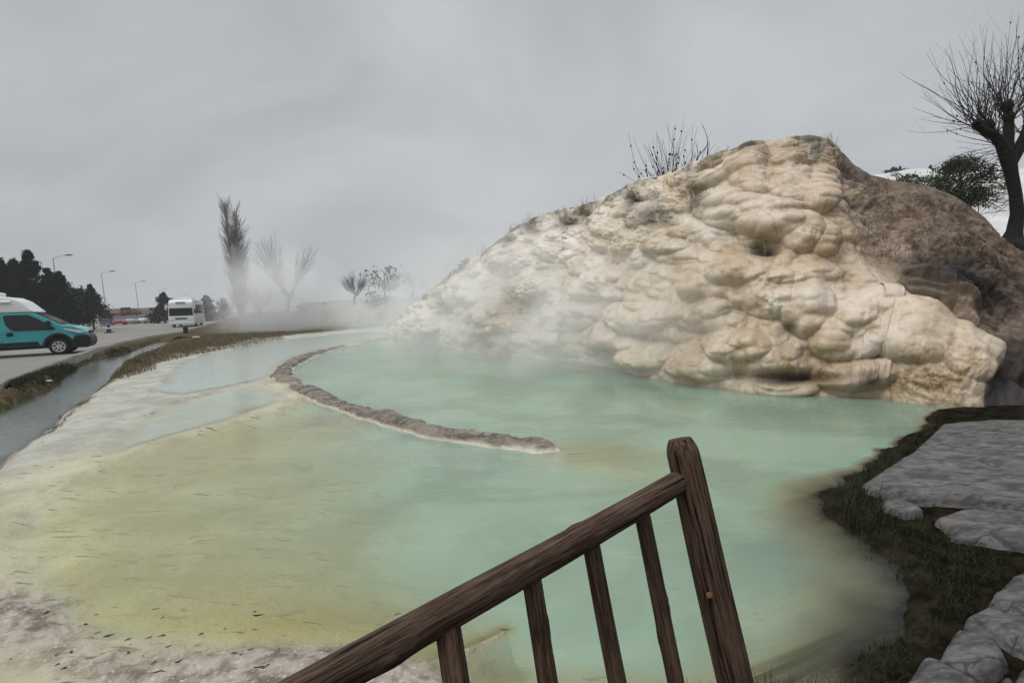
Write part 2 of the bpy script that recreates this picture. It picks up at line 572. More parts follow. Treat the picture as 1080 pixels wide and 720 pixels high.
DEPTHS = [(540, 400, .95), (640, 420, .95), (740, 440, .8), (800, 470, .7), (760, 600, .55), (900, 470, .45), (850, 640, .28), (950, 450, .3), (450, 390, .6), (360, 385, .45), (340, 400, .45), (400, 370, .45), (420, 420, .5),
          (500, 440, .6), (600, 500, .28), (560, 520, .42), (470, 500, .45), (660, 560, .6), (400, 490, .2), (300, 520, .14), (360, 560, .2), (450, 590, .28), (200, 560, .11), (100, 560, .06), (400, 650, .12), (250, 640, .06),
          (600, 640, .34), (560, 600, .4), (480, 670, .16), (330, 450, .12), (250, 470, .1), (60, 600, .035), (150, 640, .05), (320, 600, .13), (200, 500, .09), (925, 590, .2), (880, 560, .32), (945, 622, .12), (860, 670, .26), (905, 540, .2), (900, 640, .2), (612, 484, .07), (645, 488, .14), (700, 690, .34), (640, 690, .3), (960, 660, .03), (900, 705, .035), (930, 690, .03), (860, 722, .05), (985, 615, .04), (960, 600, .09)]
DP = np.array([[*G(a, b)[:2], d] for a, b, d in DEPTHS])

# mound outline, column by column: photo column, foot row, crest row, depth of the slope
MC = np.array([(396, 351, 349.5, .5), (405, 352, 346, 1.2), (420, 356, 335, 1.8), (450, 362.5, 311, 2.2), (480, 369, 285, 2.6), (500, 372, 271, 2.8), (520, 374, 257, 3), (545, 376, 240, 3.2), (570, 378, 228, 3.4),
               (600, 380, 222, 3.6), (640, 389, 206, 3.8), (665, 394, 193, 3.9), (700, 401, 184, 4), (740, 408, 173, 4), (765, 411, 159, 3.9), (790, 413, 152, 3.8), (830, 416, 149, 3.7), (870, 418, 149, 3.9),
               (885, 418.5, 155, 4.1), (900, 419, 166, 4.4), (920, 420, 183, 4.7), (940, 422, 189, 5), (980, 428, 196, 5.2), (1010, 433, 207, 5.4), (1040, 436, 228, 5.6), (1062, 437, 254, 5.7), (1080, 437, 262, 5.8),
               (1200, 437, 270, 6), (1500, 437, 280, 6.5)], float)


def mcol(px):
    return np.interp(px, MC[:, 0], MC[:, 1]), np.interp(px, MC[:, 0], MC[:, 2]), np.interp(px, MC[:, 0], MC[:, 3])


def crest_at(px):
    by, cy, dd = mcol(px)
    d = FWD[None] + ((px - 540) / FPX)[:, None] * RGT + ((360 - by) / FPX)[:, None] * UPV
    B = CAM + d * (-CAMZ / d[:, 2])[:, None]
    d2 = FWD[None] + ((px - 540) / FPX)[:, None] * RGT + ((360 - cy) / FPX)[:, None] * UPV
    yc = B[:, 1] + dd
    C = CAM + d2 * (yc / d2[:, 1])[:, None]
    return B, C


# ------------------------------------------------------------------ terrain height
_px = np.linspace(396, 1500, 400)
_B, _C = crest_at(_px)
AZ_C = np.arctan2(_C[:, 0], _C[:, 1])
Y_C, Z_C = _C[:, 1], _C[:, 2]


def terrain(x, y):
    w = .10 * fbm(x * 1.3, y * 1.3, o=3, s=5) + .05 * fbm(x * 5, y * 5, o=3, s=9)
    w2 = .10 * fbm(x * 1.3, y * 1.3, o=3, s=25) + .05 * fbm(x * 5, y * 5, o=3, s=29)
    fade = sst(.5, 4, np.hypot(x, y)) * (1 + .04 * np.hypot(x, y))
    xx, yy = x + w * fade, y + w2 * fade
    sp, sa, sb, sc, st = sdf(POOL, xx, yy), sdf(POOL_A, xx, yy), sdf(POOL_B, xx, yy), sdf(CHAN, xx, yy), sdf(TRAV, xx, yy)
    n_lo, n_hi = fbm(x * .6, y * .6, o=4, s=40), fbm(x * 4, y * 4, o=4, s=60)
    # depth of the pool bed from soundings
    num, den = 0, 0
    for px, py, d in DP:
        q = 1 / ((x - px) ** 2 + (y - py) ** 2 + .15) ** 1.5
        num, den = num + q * d, den + q
    dep = num / den
    h = np.full(x.shape, .16) + .05 * n_lo + .02 * n_hi
    trav = .035 + .018 * n_lo + .012 * n_hi + .01 * np.abs(n_hi) + .02 * sst(0, 3, -sp)
    wt = sst(-.25, .1, st)
    rb = sst(1.0, 1.8, x) * sst(11, 9, y) * sst(-1, .5, y)
    h = h * (1 - rb) + (.035 + .03 * n_lo + .02 * n_hi) * rb
    h = h * (1 - wt) + trav * wt
    # main pool
    left = sst(2.0, -2.0, x)
    edge = .15 + .8 * left + .7 * sst(.9, 1.8, x) * sst(6, 3.5, y)
    bed = -dep * sst(0, 1, sp / edge) * (1 + .12 * n_lo) + .012 * n_hi
    h = np.where(sp > 0, np.minimum(h, h * (1 - sst(0, .18, sp)) + bed * sst(0, .18, sp)), h)
    # terraces on the left, each a few cm above the next, with a crust lip
    for s_, lv, dd in ((sb, .025, .05), (sa, .05, .075)):
        lip = np.exp(-((s_ + .03) / .035) ** 2)
        h = np.maximum(h, (lv + .008 + .010 * n_hi) * lip + h * (1 - lip))
        b2 = lv - dd * sst(0, .5, s_) * (1 + .3 * n_lo) - .008 * n_hi
        h = np.where(s_ > 0, b2 * sst(0, .08, s_) + h * (1 - sst(0, .08, s_)), h)
    # channel beside the kerb
    h = np.where(sc > -.5, h * (1 - sst(-.45, .15, sc)) + (-.30 + .04 * n_hi) * sst(-.45, .15, sc), h)
    # bank beside the paving and under the railing
    # plateau behind the crest on the right
    az = np.arctan2(x, np.maximum(y, 1e-3))
    yc, zc = np.interp(az, AZ_C, Y_C), np.interp(az, AZ_C, Z_C)
    col = np.interp(az, AZ_C, _px)
    back = sst(-1.2, .2, y - yc) * sst(905, 990, col) * (y > 2) * (1 - sst(26, 34, y) * 0)
    h = h * (1 - back) + (zc - .12 + .05 * n_lo + .03 * n_hi) * back
    # low earth bank beyond the far trees
    bank = sst(-21.5, -18.0, x + 2 * n_lo) * sst(42, 51, y + 3 * n_lo) * (1 - sst(150, 200, y)) * (1 - sst(10, 25, x))
    h = h + 2.35 * bank * (1 + .05 * n_lo)
    # road bed
    rd = sdf(ROAD_POLY, x, y)
    h = np.where(rd > -.3, h * (1 - sst(-.3, 0, rd)) + (ROADZ - .05) * sst(-.3, 0, rd), h)
    return h, sp, sa, sb, sc, st, dep, back, rd


kd = (KERB[-1] - KERB[-2]) / np.linalg.norm(KERB[-1] - KERB[-2])
KERB_FAR = KERB[-1] + kd * 300
ROAD_POLY = np.vstack([[(-10.5, -60)], KERB, [KERB_FAR], [(-420, 300), (-420, -60)]])

# polar sheet round the viewer, finer where it is seen
a1 = np.linspace(-math.radians(50), math.radians(50), 900)
a2 = np.linspace(math.radians(50), math.radians(310), 120)[1:-1]
az = np.concatenate([a1, a2, [a1[0] + 2 * math.pi]])
rr = np.concatenate([np.geomspace(.25, 2.0, 40)[:-1], np.geomspace(2.0, 45, 520), np.geomspace(45, 600, 70)[1:]])
RR, AA = np.meshgrid(rr, az, indexing='ij')
X, Y = (RR * np.sin(AA)).ravel(), (RR * np.cos(AA)).ravel()
H, SP, SA, SB, SCH, ST, DEP, BACK, RD = terrain(X, Y)
nr, nc = len(rr), len(az)
nl = fbm(X * .9, Y * .9, o=4, s=77)
crustline = dline(GP([(-40, 640), (20, 650), (60, 690), (130, 728), (300, 722), (400, 732)]), X, Y)
crust = sst(.42, .1, crustline + .25 * nl)
H = H + crust * (.022 * np.abs(fbm(X * 9, Y * 9, o=4, s=501, g=.6)) - .006 + .016 * sst(.0, .12, fbm(X * 3.2, Y * 4, o=4, s=511)))
ridge = dline(GP([(395, 718), (430, 703), (480, 688), (531, 664)]), X, Y)
H = H + np.exp(-(ridge / .05) ** 2) * np.maximum(0, -.004 + .012 * fbm(X * 6, Y * 6, o=3, s=531) - H)
crust = np.maximum(crust, .7 * np.exp(-(ridge / .07) ** 2))
ridge2 = dline(GP([(800, 722), (850, 700), (910, 672), (985, 636)], -.05), X, Y)
H = np.maximum(H, -.035 - .5 * sst(.03, .10, ridge2) * .5)
flat = sst(.3, -.4, SP) * sst(-.2, .3, ST) * sst(1, -1, X)
H = H + flat * .012 * np.abs(fbm(X * 2.2 + Y, Y * 4 - X, o=4, s=521))
FACES = gridfaces(nr, nc)
ground = np_mesh('ground', np.stack([X, Y, H], 1), FACES, MAT['terrain'])
tag(ground, kind='structure')
nl = fbm(X * .9, Y * .9, o=4, s=77)
soil = 1 - sst(-.12, .12, ST + .25 * nl)
soil = np.maximum(soil, BACK)
soil = np.maximum(soil, sst(-.2, .1, SCH) * .6)
right = sst(.8, 1.6, X) * (Y < 9) * (Y > 0)
soil = np.maximum(soil, sst(.7, 1.6, X) * (Y < 9) * (Y > 0) * sst(1.0, .15, SP + .4 * nl) * .95)
soil = np.maximum(soil, sst(.10, .04, ridge2))
dark = soil * np.maximum(right, sst(2.4, 1.8, np.hypot(X, Y)))
crust = crust * (1 - soil)
soil = soil * (1 - .6 * sst(-20, -17, X) * sst(41, 45, Y) * (Y < 80) * sst(14, 8, X))
crust = np.maximum(crust, .55 * sst(.15, .05, np.abs(dline(GP([(0, 486), (47, 456), (70, 437), (97, 417), (118, 400)]), X, Y)) + .2 * nl))
attr_col(ground, 'zone', np.stack([soil, dark, crust], 1))
bedm = np.maximum(np.maximum(sst(.0, .35, SP), .55 * sst(-.9, .1, SP + .5 * nl)), .8 * sst(0, .3, SB))
bedm = np.maximum(bedm, .25 * sst(0, .3, SA))
attr_f(ground, 'bed', bedm)
ypx, ypy = proj(np.stack([X, Y, 0 * X], 1))
yel = 0
for cx, cy, a, b in ((300, 640, 140, 38), (200, 470, 80, 16), (480, 480, 120, 14), (560, 480, 60, 12), (230, 455, 60, 8)):
    p = G(cx, cy)
    ex, ey = G(cx + a, cy), G(cx, cy - b)
    yel = np.maximum(yel, np.exp(-((X - p[0]) / (ex[0] - p[0])) ** 2 - ((Y - p[1]) / (ey[1] - p[1])) ** 2))
attr_f(ground, 'yellow', yel)


def water_sheet(name, S, level, m, grow, extra=None):
    ok = S > -grow
    if extra is not None:
        ok &= extra
    keep = ok[FACES].all(1)
    f = FACES[keep]
    idx = np.unique(f)
    remap = np.zeros(len(X), np.int32)
    remap[idx] = np.arange(len(idx))
    V = np.stack([X[idx], Y[idx], np.full(len(idx), level)], 1)
    o = np_mesh(name, V, remap[f], m)
    attr_f(o, 'depth', np.maximum(level - H[idx], 0))
    return tag(o, kind='structure')


water_sheet('pool_water', SP, 0.0, MAT['water'], .12)
water_sheet('terrace_water', SA, .05, MAT['shallow'], .05)
water_sheet('terrace_water', SB, .025, MAT['shallow'], .05)
water_sheet('channel_water', SCH, -.12, MAT['chan'], .3)

# ------------------------------------------------------------------ road and kerb
bm = bmesh.new()
vs = [bm.verts.new((p[0], p[1], ROADZ)) for p in ROAD_POLY]
bm.faces.new(vs)
bmesh.ops.triangulate(bm, faces=bm.faces)
tag(bm_obj('road', bm, MAT['road']), kind='structure')


def sweep(path, prof, name, m, res=.25, noise=0.0, scale=2.0, parent=None, widths=None):
    P = np.asarray(path, float)
    seg = np.linalg.norm(np.diff(P, axis=0), axis=1)
    L = np.concatenate([[0], np.cumsum(seg)])
    n = max(4, int(L[-1] / res))
    s = np.linspace(0, L[-1], n)
    Q = np.stack([np.interp(s, L, P[:, k]) for k in range(P.shape[1])], 1)
    if len(Q) > 8:
        for _ in range(6):
            Q[1:-1] = .25 * Q[:-2] + .5 * Q[1:-1] + .25 * Q[2:]
    T = np.gradient(Q[:, :2], axis=0)
    T /= np.linalg.norm(T, axis=1)[:, None]
    N = np.stack([T[:, 1], -T[:, 0]], 1)
    W = np.ones(n) if widths is None else np.interp(s / L[-1], np.linspace(0, 1, len(widths)), widths)
    prof = np.asarray(prof, float)
    V = np.zeros((n, len(prof), 3))
    V[:, :, :2] = Q[:, None, :2] + N[:, None, :] * prof[None, :, 0, None] * W[:, None, None]
    zb = Q[:, 2] if P.shape[1] > 2 else 0 * s
    V[:, :, 2] = zb[:, None] + prof[None, :, 1] * np.where(prof[None, :, 1] > 0, np.clip(W, .3, 1.2)[:, None], 1)
    V = V.reshape(-1, 3)
    if noise:
        d = np.stack([fbm(V[:, 0] * scale, V[:, 1] * scale, V[:, 2] * scale, o=5, s=q, g=.6) for q in (3, 13, 23)], 1)
        V = V + d * noise
    k = len(prof)
    F = gridfaces(n, k)
    o = np_mesh(name, V, F, m, True, parent)
    attr_f(o, 'height', V[:, 2])
    return o


kp = np.vstack([KERB, [KERB[-1] + kd * 60]])
kerb = sweep(kp, [(-.16, 0.0), (-.16, .24), (-.14, .26), (.12, .26), (.14, .24), (.17, -.35)], 'kerb', MAT['concrete'], .15, .05, 3.0)
kerb['kind'] = 'structure'

# ------------------------------------------------------------------ pool rim
prof = [(-.36, -.30), (-.28, -.03), (-.24, .045), (-.20, .085), (-.09, .10), (.0, .092), (.09, .10), (.18, .082), (.22, .04), (.30, -.02), (.38, -.3)]
pr = np.array(prof)
fine = np.stack([np.interp(np.linspace(0, 10, 41), np.arange(11), pr[:, q]) for q in (0, 1)], 1)
rimpath = np.vstack([GP(RIM_PX, .05), GP(RIM_FAR_PX[1:], .06)])
rimz = np.full(len(rimpath), 0.0)
rimz[:3] = (-.42, -.085, -.02)
rimpath = np.column_stack([rimpath, rimz])
rim = sweep(rimpath, fine, 'pool_rim', MAT['rim'], .03, .085, 2.6, None,
            [.75, .9, .95, .72, .88, .74, 1.0, .86, 1.12, .95, 1.0, .62, .42, .40, .30, .32])
tag(rim, 'low curved stone rim with brown crust dividing the turquoise pool from the yellow shallows', 'stone rim')

# ------------------------------------------------------------------ mound
NCOL, NROW = 960, 380
pxs = np.concatenate([np.linspace(396, 1130, 860), np.linspace(1130, 1500, 101)[1:]])
NCOL = len(pxs)
Bm, Cm = crest_at(pxs)
tt = np.linspace(-.04, 1, NROW)
V0 = np.zeros((NROW, NCOL, 3))
rightf = sst(900, 1000, pxs)
for i, t in enumerate(tt):
    tc = max(t, 0)
    e_h, e_v = 1 - math.cos(tc * math.pi / 2), math.sin(tc * math.pi / 2)
    mixe = .55 - .15 * rightf
    fh = mixe * e_h + (1 - mixe) * tc
    fv = mixe * e_v + (1 - mixe) * tc
    if t < 0:
        fh = np.zeros(NCOL); fv = np.full(NCOL, t)
    V0[i, :, :2] = Bm[:, :2] + (Cm[:, :2] - Bm[:, :2]) * np.broadcast_to(fh, (NCOL,))[:, None]
    V0[i, :, 2] = Cm[:, 2] * np.broadcast_to(fv, (NCOL,)) + Bm[:, 2]
V0[0, :, 2] = -.6
# back of the mound
dirb = Cm[:, :2] / np.linalg.norm(Cm[:, :2], axis=1)[:, None]
back_rows = []
for k, (off, dz, fl) in enumerate([(.15, -.01, 0), (.35, -.03, 0), (.7, -.08, 0), (1.2, -.18, 0), (2.0, -.45, 0), (3.0, -1.0, 0), (4.2, -1.9, .1), (5.5, -3, .4), (7, -4, .8), (9, -5, 1)]):
    r = np.zeros((NCOL, 3))
    r[:, :2] = Cm[:, :2] + dirb * off
    zl = np.maximum(Cm[:, 2] + dz * np.clip(Cm[:, 2] / 4, .2, 1.2), -.4 + 0 * Cm[:, 2])
    zl = zl * (1 - fl) + (-.4) * fl
    zr = Cm[:, 2] - .01 * off - .25 * sst(1.0, 3.0, np.full(NCOL, off))
    r[:, 2] = zl * (1 - rightf) + zr * rightf
    back_rows.append(r)
V1 = np.concatenate([V0, np.array(back_rows)], 0)
NR = V1.shape[0]
P = V1.reshape(-1, 3)
du = np.gradient(V1, axis=1)
dv = np.gradient(V1, axis=0)
dv[0] = dv[1]
Nn = np.cross(du, dv)
Nn /= np.linalg.norm(Nn, axis=2)[:, :, None] + 1e-9
if Nn[150, 400] @ np.array([0, -1, .3]) < 0:
    Nn = -Nn
# smooth normals along rows a little so that pillows swell evenly
Nf = Nn.reshape(-1, 3)
mid = V0[NROW // 2]
U = np.concatenate([[0], np.cumsum(np.linalg.norm(np.diff(mid, axis=0), axis=1))])
Vl = np.cumsum(np.concatenate([np.zeros((1, NCOL)), np.linalg.norm(np.diff(V1, axis=0), axis=2)]), 0)
UU = np.broadcast_to(U, (NR, NCOL)).ravel().copy()
VV = Vl.ravel().copy()
PX, PY = proj(P)


def domes(u, v, cell, asp, seed, rmin=.55, rmax=.95, thr=0.0):
    """swelling pillows: union of domes round scattered centres; v grows upwards"""
    x, y = u / (cell * asp), v / cell
    i0, j0 = np.floor(x).astype(np.int64), np.floor(y).astype(np.int64)
    acc = np.zeros(u.shape)
    K = 15.0
    for di in (-1, 0, 1):
        for dj in (-1, 0, 1):
            i, j = i0 + di, j0 + dj
            z = np.zeros_like(i)
            cx, cy = i + _h(i, j, z, seed), j + _h(i, j, z, seed + 1)
            r = rmin + (rmax - rmin) * _h(i, j, z, seed + 2)
            dy = y - cy
            dy = np.where(dy < 0, dy * 1.35, dy * .85)     # fuller below, drawn out above
            q = ((x - cx) ** 2 + dy ** 2) / r ** 2
            hgt = r * np.maximum(1 - q, 0) ** .56 * (.6 + .4 * _h(i, j, z, seed + 3))
            hgt = np.where(_h(i, j, z, seed + 4) < thr, 0, hgt)
            acc = acc + np.exp(K * hgt)
    return (np.log(acc) - math.log(9)) / K * cell


wu = .20 * fbm(P[:, 0] * .7, P[:, 1] * .7, P[:, 2] * .7, o=2, s=101)
wv = .20 * fbm(P[:, 0] * .7, P[:, 1] * .7, P[:, 2] * .7, o=2, s=131)
u_, v_ = UU + wu, VV + wv
d1 = domes(u_, v_, 1.05, 1.5, 200, .5, .9, .25)
d2 = domes(u_ + 3.1, v_ + 1.7, .50, 1.45, 300, .5, .95, .12)
d3 = domes(u_ + 1.2, v_ + 5.7, .22, 1.35, 400, .45, .95, .15)
d4 = domes(u_ + .3, v_ + .9, .085, 1.2, 500, .4, .9, .25)
# the large forms one can pick out
BIG = [(793, 182, 26, 26, .42), (835, 187, 30, 24, .45), (862, 199, 20, 22, .4), (804, 229, 62, 22, .55), (846, 246, 26, 20, .42), (870, 253, 20, 18, .35), (760, 293, 38, 22, .4), (808, 306, 46, 24, .45),
       (853, 317, 28, 34, .5), (898, 351, 44, 30, .5), (969, 351, 56, 38, .55), (1030, 358, 40, 46, .42), (902, 394, 50, 20, .42), (822, 407, 44, 14, .4), (747, 333, 40, 20, .35), (776, 358, 42, 20, .35), (738, 386, 34, 16, .3),
       (706, 257, 24, 11, .32), (708, 243, 22, 10, .28), (742, 299, 30, 18, .3), (675, 377, 34, 14, .35), (725, 388, 30, 12, .3), (490, 311, 20, 15, .6), (521, 336, 22, 18, .6), (560, 300, 28, 16, .4), (600, 330, 34, 18, .4),
       (640, 300, 32, 18, .38), (680, 330, 36, 18, .38), (640, 355, 34, 16, .4), (580, 355, 30, 14, .4), (540, 275, 24, 14, .4), (590, 262, 28, 14, .36), (650, 255, 28, 14, .34), (450, 340, 20, 12, .7), (760, 215, 30, 18, .35), (930, 320, 40, 20, .3)]
big = np.zeros(len(P))
for bx, by, ra, rb, am in BIG:
    dy = (PY + wv * 40 - by)
    dy = np.where(dy > 0, dy * 1.15, dy * .9)
    q = ((PX + wu * 40 - bx) / ra) ** 2 + (dy / rb) ** 2
    big = np.maximum(big, am * np.maximum(1 - q, 0) ** .62)
T = np.concatenate([tt, np.ones(len(back_rows))])
TT = np.broadcast_to(T[:, None], (NR, NCOL)).ravel()
nz = fbm(P[:, 0] * 1.1, P[:, 1] * 1.1, P[:, 2] * 1.1, o=5, s=150)
nzf = fbm(P[:, 0] * 6, P[:, 1] * 6, P[:, 2] * 6, o=4, s=170, g=.6)
# masks
fline = np.interp(PX, [870, 882, 900, 930, 960, 1000, 1040, 1080, 1500], [140, 160, 225, 268, 288, 318, 345, 372, 380])
brown = sst(34, -26, PY - fline + 45 * nz + 20 * nzf) * sst(866, 900, PX + 26 * nz + 10 * nzf)
brown_g = sst(40, -30, PY - fline + 14 * nz) * sst(864, 900, PX + 14 * nz)
brown = np.maximum(brown, sst(-12, 12, PX + 10 * nz - np.interp(PY, [320, 350, 380, 420], [1078, 1068, 1052, 1030])) * sst(250, 300, PY))
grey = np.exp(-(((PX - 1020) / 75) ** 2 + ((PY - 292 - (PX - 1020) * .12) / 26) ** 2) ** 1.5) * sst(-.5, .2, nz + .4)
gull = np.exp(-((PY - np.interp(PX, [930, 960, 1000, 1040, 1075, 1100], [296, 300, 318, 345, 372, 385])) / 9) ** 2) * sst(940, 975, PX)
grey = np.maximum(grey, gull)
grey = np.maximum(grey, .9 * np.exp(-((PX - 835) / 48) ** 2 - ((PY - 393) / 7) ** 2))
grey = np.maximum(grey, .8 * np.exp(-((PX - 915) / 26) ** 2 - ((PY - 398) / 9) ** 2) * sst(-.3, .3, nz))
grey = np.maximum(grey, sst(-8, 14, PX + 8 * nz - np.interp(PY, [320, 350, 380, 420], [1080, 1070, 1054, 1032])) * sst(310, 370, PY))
grey = np.maximum(grey, np.exp(-((PX - 809) / 9) ** 2 - ((PY - 258) / 4) ** 2))  # shade of the small hole under the ledge, painted into the colour
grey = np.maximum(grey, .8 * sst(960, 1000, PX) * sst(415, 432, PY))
ochre = np.maximum(np.exp(-((PX - 985) / 50) ** 2 - ((PY - 402) / 24) ** 2), .7 * np.exp(-((PX - 860) / 60) ** 2 - ((PY - 385) / 14) ** 2))
ochre = np.maximum(ochre, .6 * np.exp(-((PX - 705) / 45) ** 2 - ((PY - 252) / 22) ** 2))
ochre = np.maximum(ochre, .35 * sst(.1, .5, nz) * sst(.55, 1, TT))
ochre = np.maximum(ochre, .5 * np.exp(-((PX - 815) / 60) ** 2 - ((PY - 165) / 14) ** 2))
algae = sst(.80, .97, TT) * sst(.0, .35, fbm(P[:, 0] * 1.6, P[:, 1] * 1.6, P[:, 2], o=3, s=900) + .12) * (PX < 890)
for ax, ay, ar, ah in ((734, 205, 14, 16), (668, 210, 9, 14), (598, 233, 12, 10), (560, 238, 10, 10), (690, 225, 16, 14), (800, 258, 16, 8), (620, 222, 10, 10), (860, 158, 14, 12), (790, 160, 16, 7), (536, 252, 8, 8), (833, 340, 8, 8), (470, 322, 8, 8)):
    algae = np.maximum(algae, np.exp(-((PX - ax) / ar) ** 2 - ((PY - ay) / ah) ** 2))
rough_m = np.clip(sst(.08, .32, fbm(P[:, 0] * .55, P[:, 1] * .55, P[:, 2] * .55, o=3, s=990)) + sst(.82, .95, TT) + ochre * .8, 0, 1)
pil = (1 - brown_g) * sst(1112, 1050, PX + 10 * nz + 6 * nzf)
soft = sst(.0, .12, TT) * .5 + .5
knob = np.exp(-((PX - 985) / 48) ** 2 - ((PY - 402) / 26) ** 2)
lobes = pil * (.42 * d1 + .82 * d2 * (1 - .5 * sst(880, 960, PX)) + .55 * d3 * (1 - .6 * sst(880, 960, PX)) + 1.0 * d4 * (.10 + .9 * rough_m + knob)) * soft + pil * big * .85
# flutes hanging from the lip
fl = np.abs(vn(u_ * 5.5, v_ * .35, s=700)) * .10 + np.abs(vn(u_ * 14, v_ * .6, s=720)) * .04
lobes = lobes + pil * rough_m * (.04 * np.abs(vn(u_ * 9, v_ * .7, s=740)) * sst(-.2, .3, nz) + .012 * np.abs(vn(u_ * 2.5, v_ * 20, s=760)) * sst(.2, -.2, nz) + .03 * np.abs(nzf))
lobes = lobes + pil * fl * sst(.78, .93, TT) * (TT < 1.0)
rock = brown_g * (-.16 + .20 * np.abs(nz) + .30 * domes(u_ + 7, v_ * 1.0, .5, 1.2, 800, .35, .8, .45) + .05 * nzf + .5 * domes(u_ + 5, v_ + 3, 1.0, 1.3, 815, .4, .9, .3) + .12 * domes(u_ + 2, v_ + 4, .2, 1.2, 830, .35, .8, .35)) + knob * (.10 * nzf + .05 * nz)
layer = grey * sst(930, 980, PX) * sst(350, 300, PY) * (.32 * np.abs(vn(u_ * .6 + v_ * 2, v_ * 5.5, s=860)) + .05 * vn(u_ * 2, v_ * 16, s=861))
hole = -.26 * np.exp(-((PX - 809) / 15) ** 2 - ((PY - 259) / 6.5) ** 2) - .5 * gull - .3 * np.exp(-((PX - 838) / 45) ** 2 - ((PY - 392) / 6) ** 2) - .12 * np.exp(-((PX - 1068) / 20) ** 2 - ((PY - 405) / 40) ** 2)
disp = lobes + rock + layer + hole + .10 * vn(P[:, 0] * .8, P[:, 1] * .8, P[:, 2] * .8, s=150) + .03 * nzf * (1 - pil * (1 - rough_m)) - .18
backf = np.concatenate([np.ones(NROW), np.linspace(.9, .25, len(back_rows))])
disp = disp * np.broadcast_to(backf[:, None], (NR, NCOL)).ravel()
disp = disp * (1 - .75 * sst(1062, 1110, PX) * 0)
edgef = np.clip((PX - 396) / 40, 0.15, 1)
disp = disp * np.where(PX < 440, edgef, 1)
# keep the crest line where it stands: swelling fades towards the very top
crestf = 1 - (.62 + .3 * sst(890, 930, PX)) * sst(.86, 1.0, TT)
disp = disp * crestf
Q = P + Nf * disp[:, None] + np.array([0, 0, -1.0]) * (np.maximum(lobes, 0) * .32 * (1 - sst(.86, 1, TT)))[:, None]
FM = gridfaces(NR, NCOL)
mound = np_mesh('travertine_mound', Q, FM, MAT['mound'])
tag(mound, 'tall cream travertine mound with bulging pillows of flowstone rising from the pool', 'rock formation')
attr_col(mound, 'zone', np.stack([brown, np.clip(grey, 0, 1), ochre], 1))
attr_f(mound, 'pale', np.clip(sst(820, 560, PX + 60 * nz) * (.35 + .65 * sst(.25, .8, TT)) + .7 * np.exp(-((PX - 800) / 60) ** 2 - ((PY - 222) / 16) ** 2) + .6 * np.exp(-((PX - 853) / 40) ** 2 - ((PY - 312) / 22) ** 2) + .5 * np.exp(-((PX - 745) / 26) ** 2 - ((PY - 235) / 40) ** 2), 0, 1))
attr_f(mound, 'tone', np.clip(sst(560, 900, PX) * .7 + .6 * sst(-.1, .4, fbm(P[:, 0] * .5, P[:, 1] * .5, P[:, 2] * .7, o=3, s=950)), 0, 1))
attr_f(mound, 'algae', np.clip(algae, 0, 1))
a = mound.data.attributes.new('flow', 'FLOAT_VECTOR', 'POINT')
a.data.foreach_set('vector', np.stack([u_, v_, 0 * u_], 1).astype(np.float32).ravel())
BVH = BVHTree.FromPolygons([tuple(p) for p in Q[::1]], [tuple(f) for f in FM[::1]])


def on_mound(px, py):
    d = Vector(ray(px, py)).normalized()
    h = BVH.ray_cast(Vector(CAM), d)
    return np.array(h[0]) if h[0] is not None else None


TERR_T = None


def ground_z(x, y):
    return terrain(np.atleast_1d(np.asarray(x, float)), np.atleast_1d(np.asarray(y, float)))[0]


# ------------------------------------------------------------------ wooden railing
def along(p, q):
    p, q = Vector(p), Vector(q)
    z = (q - p).normalized()
    return Matrix.Translation(p) @ z.to_track_quat('Z', 'Y').to_matrix().to_4x4(), (q - p).length


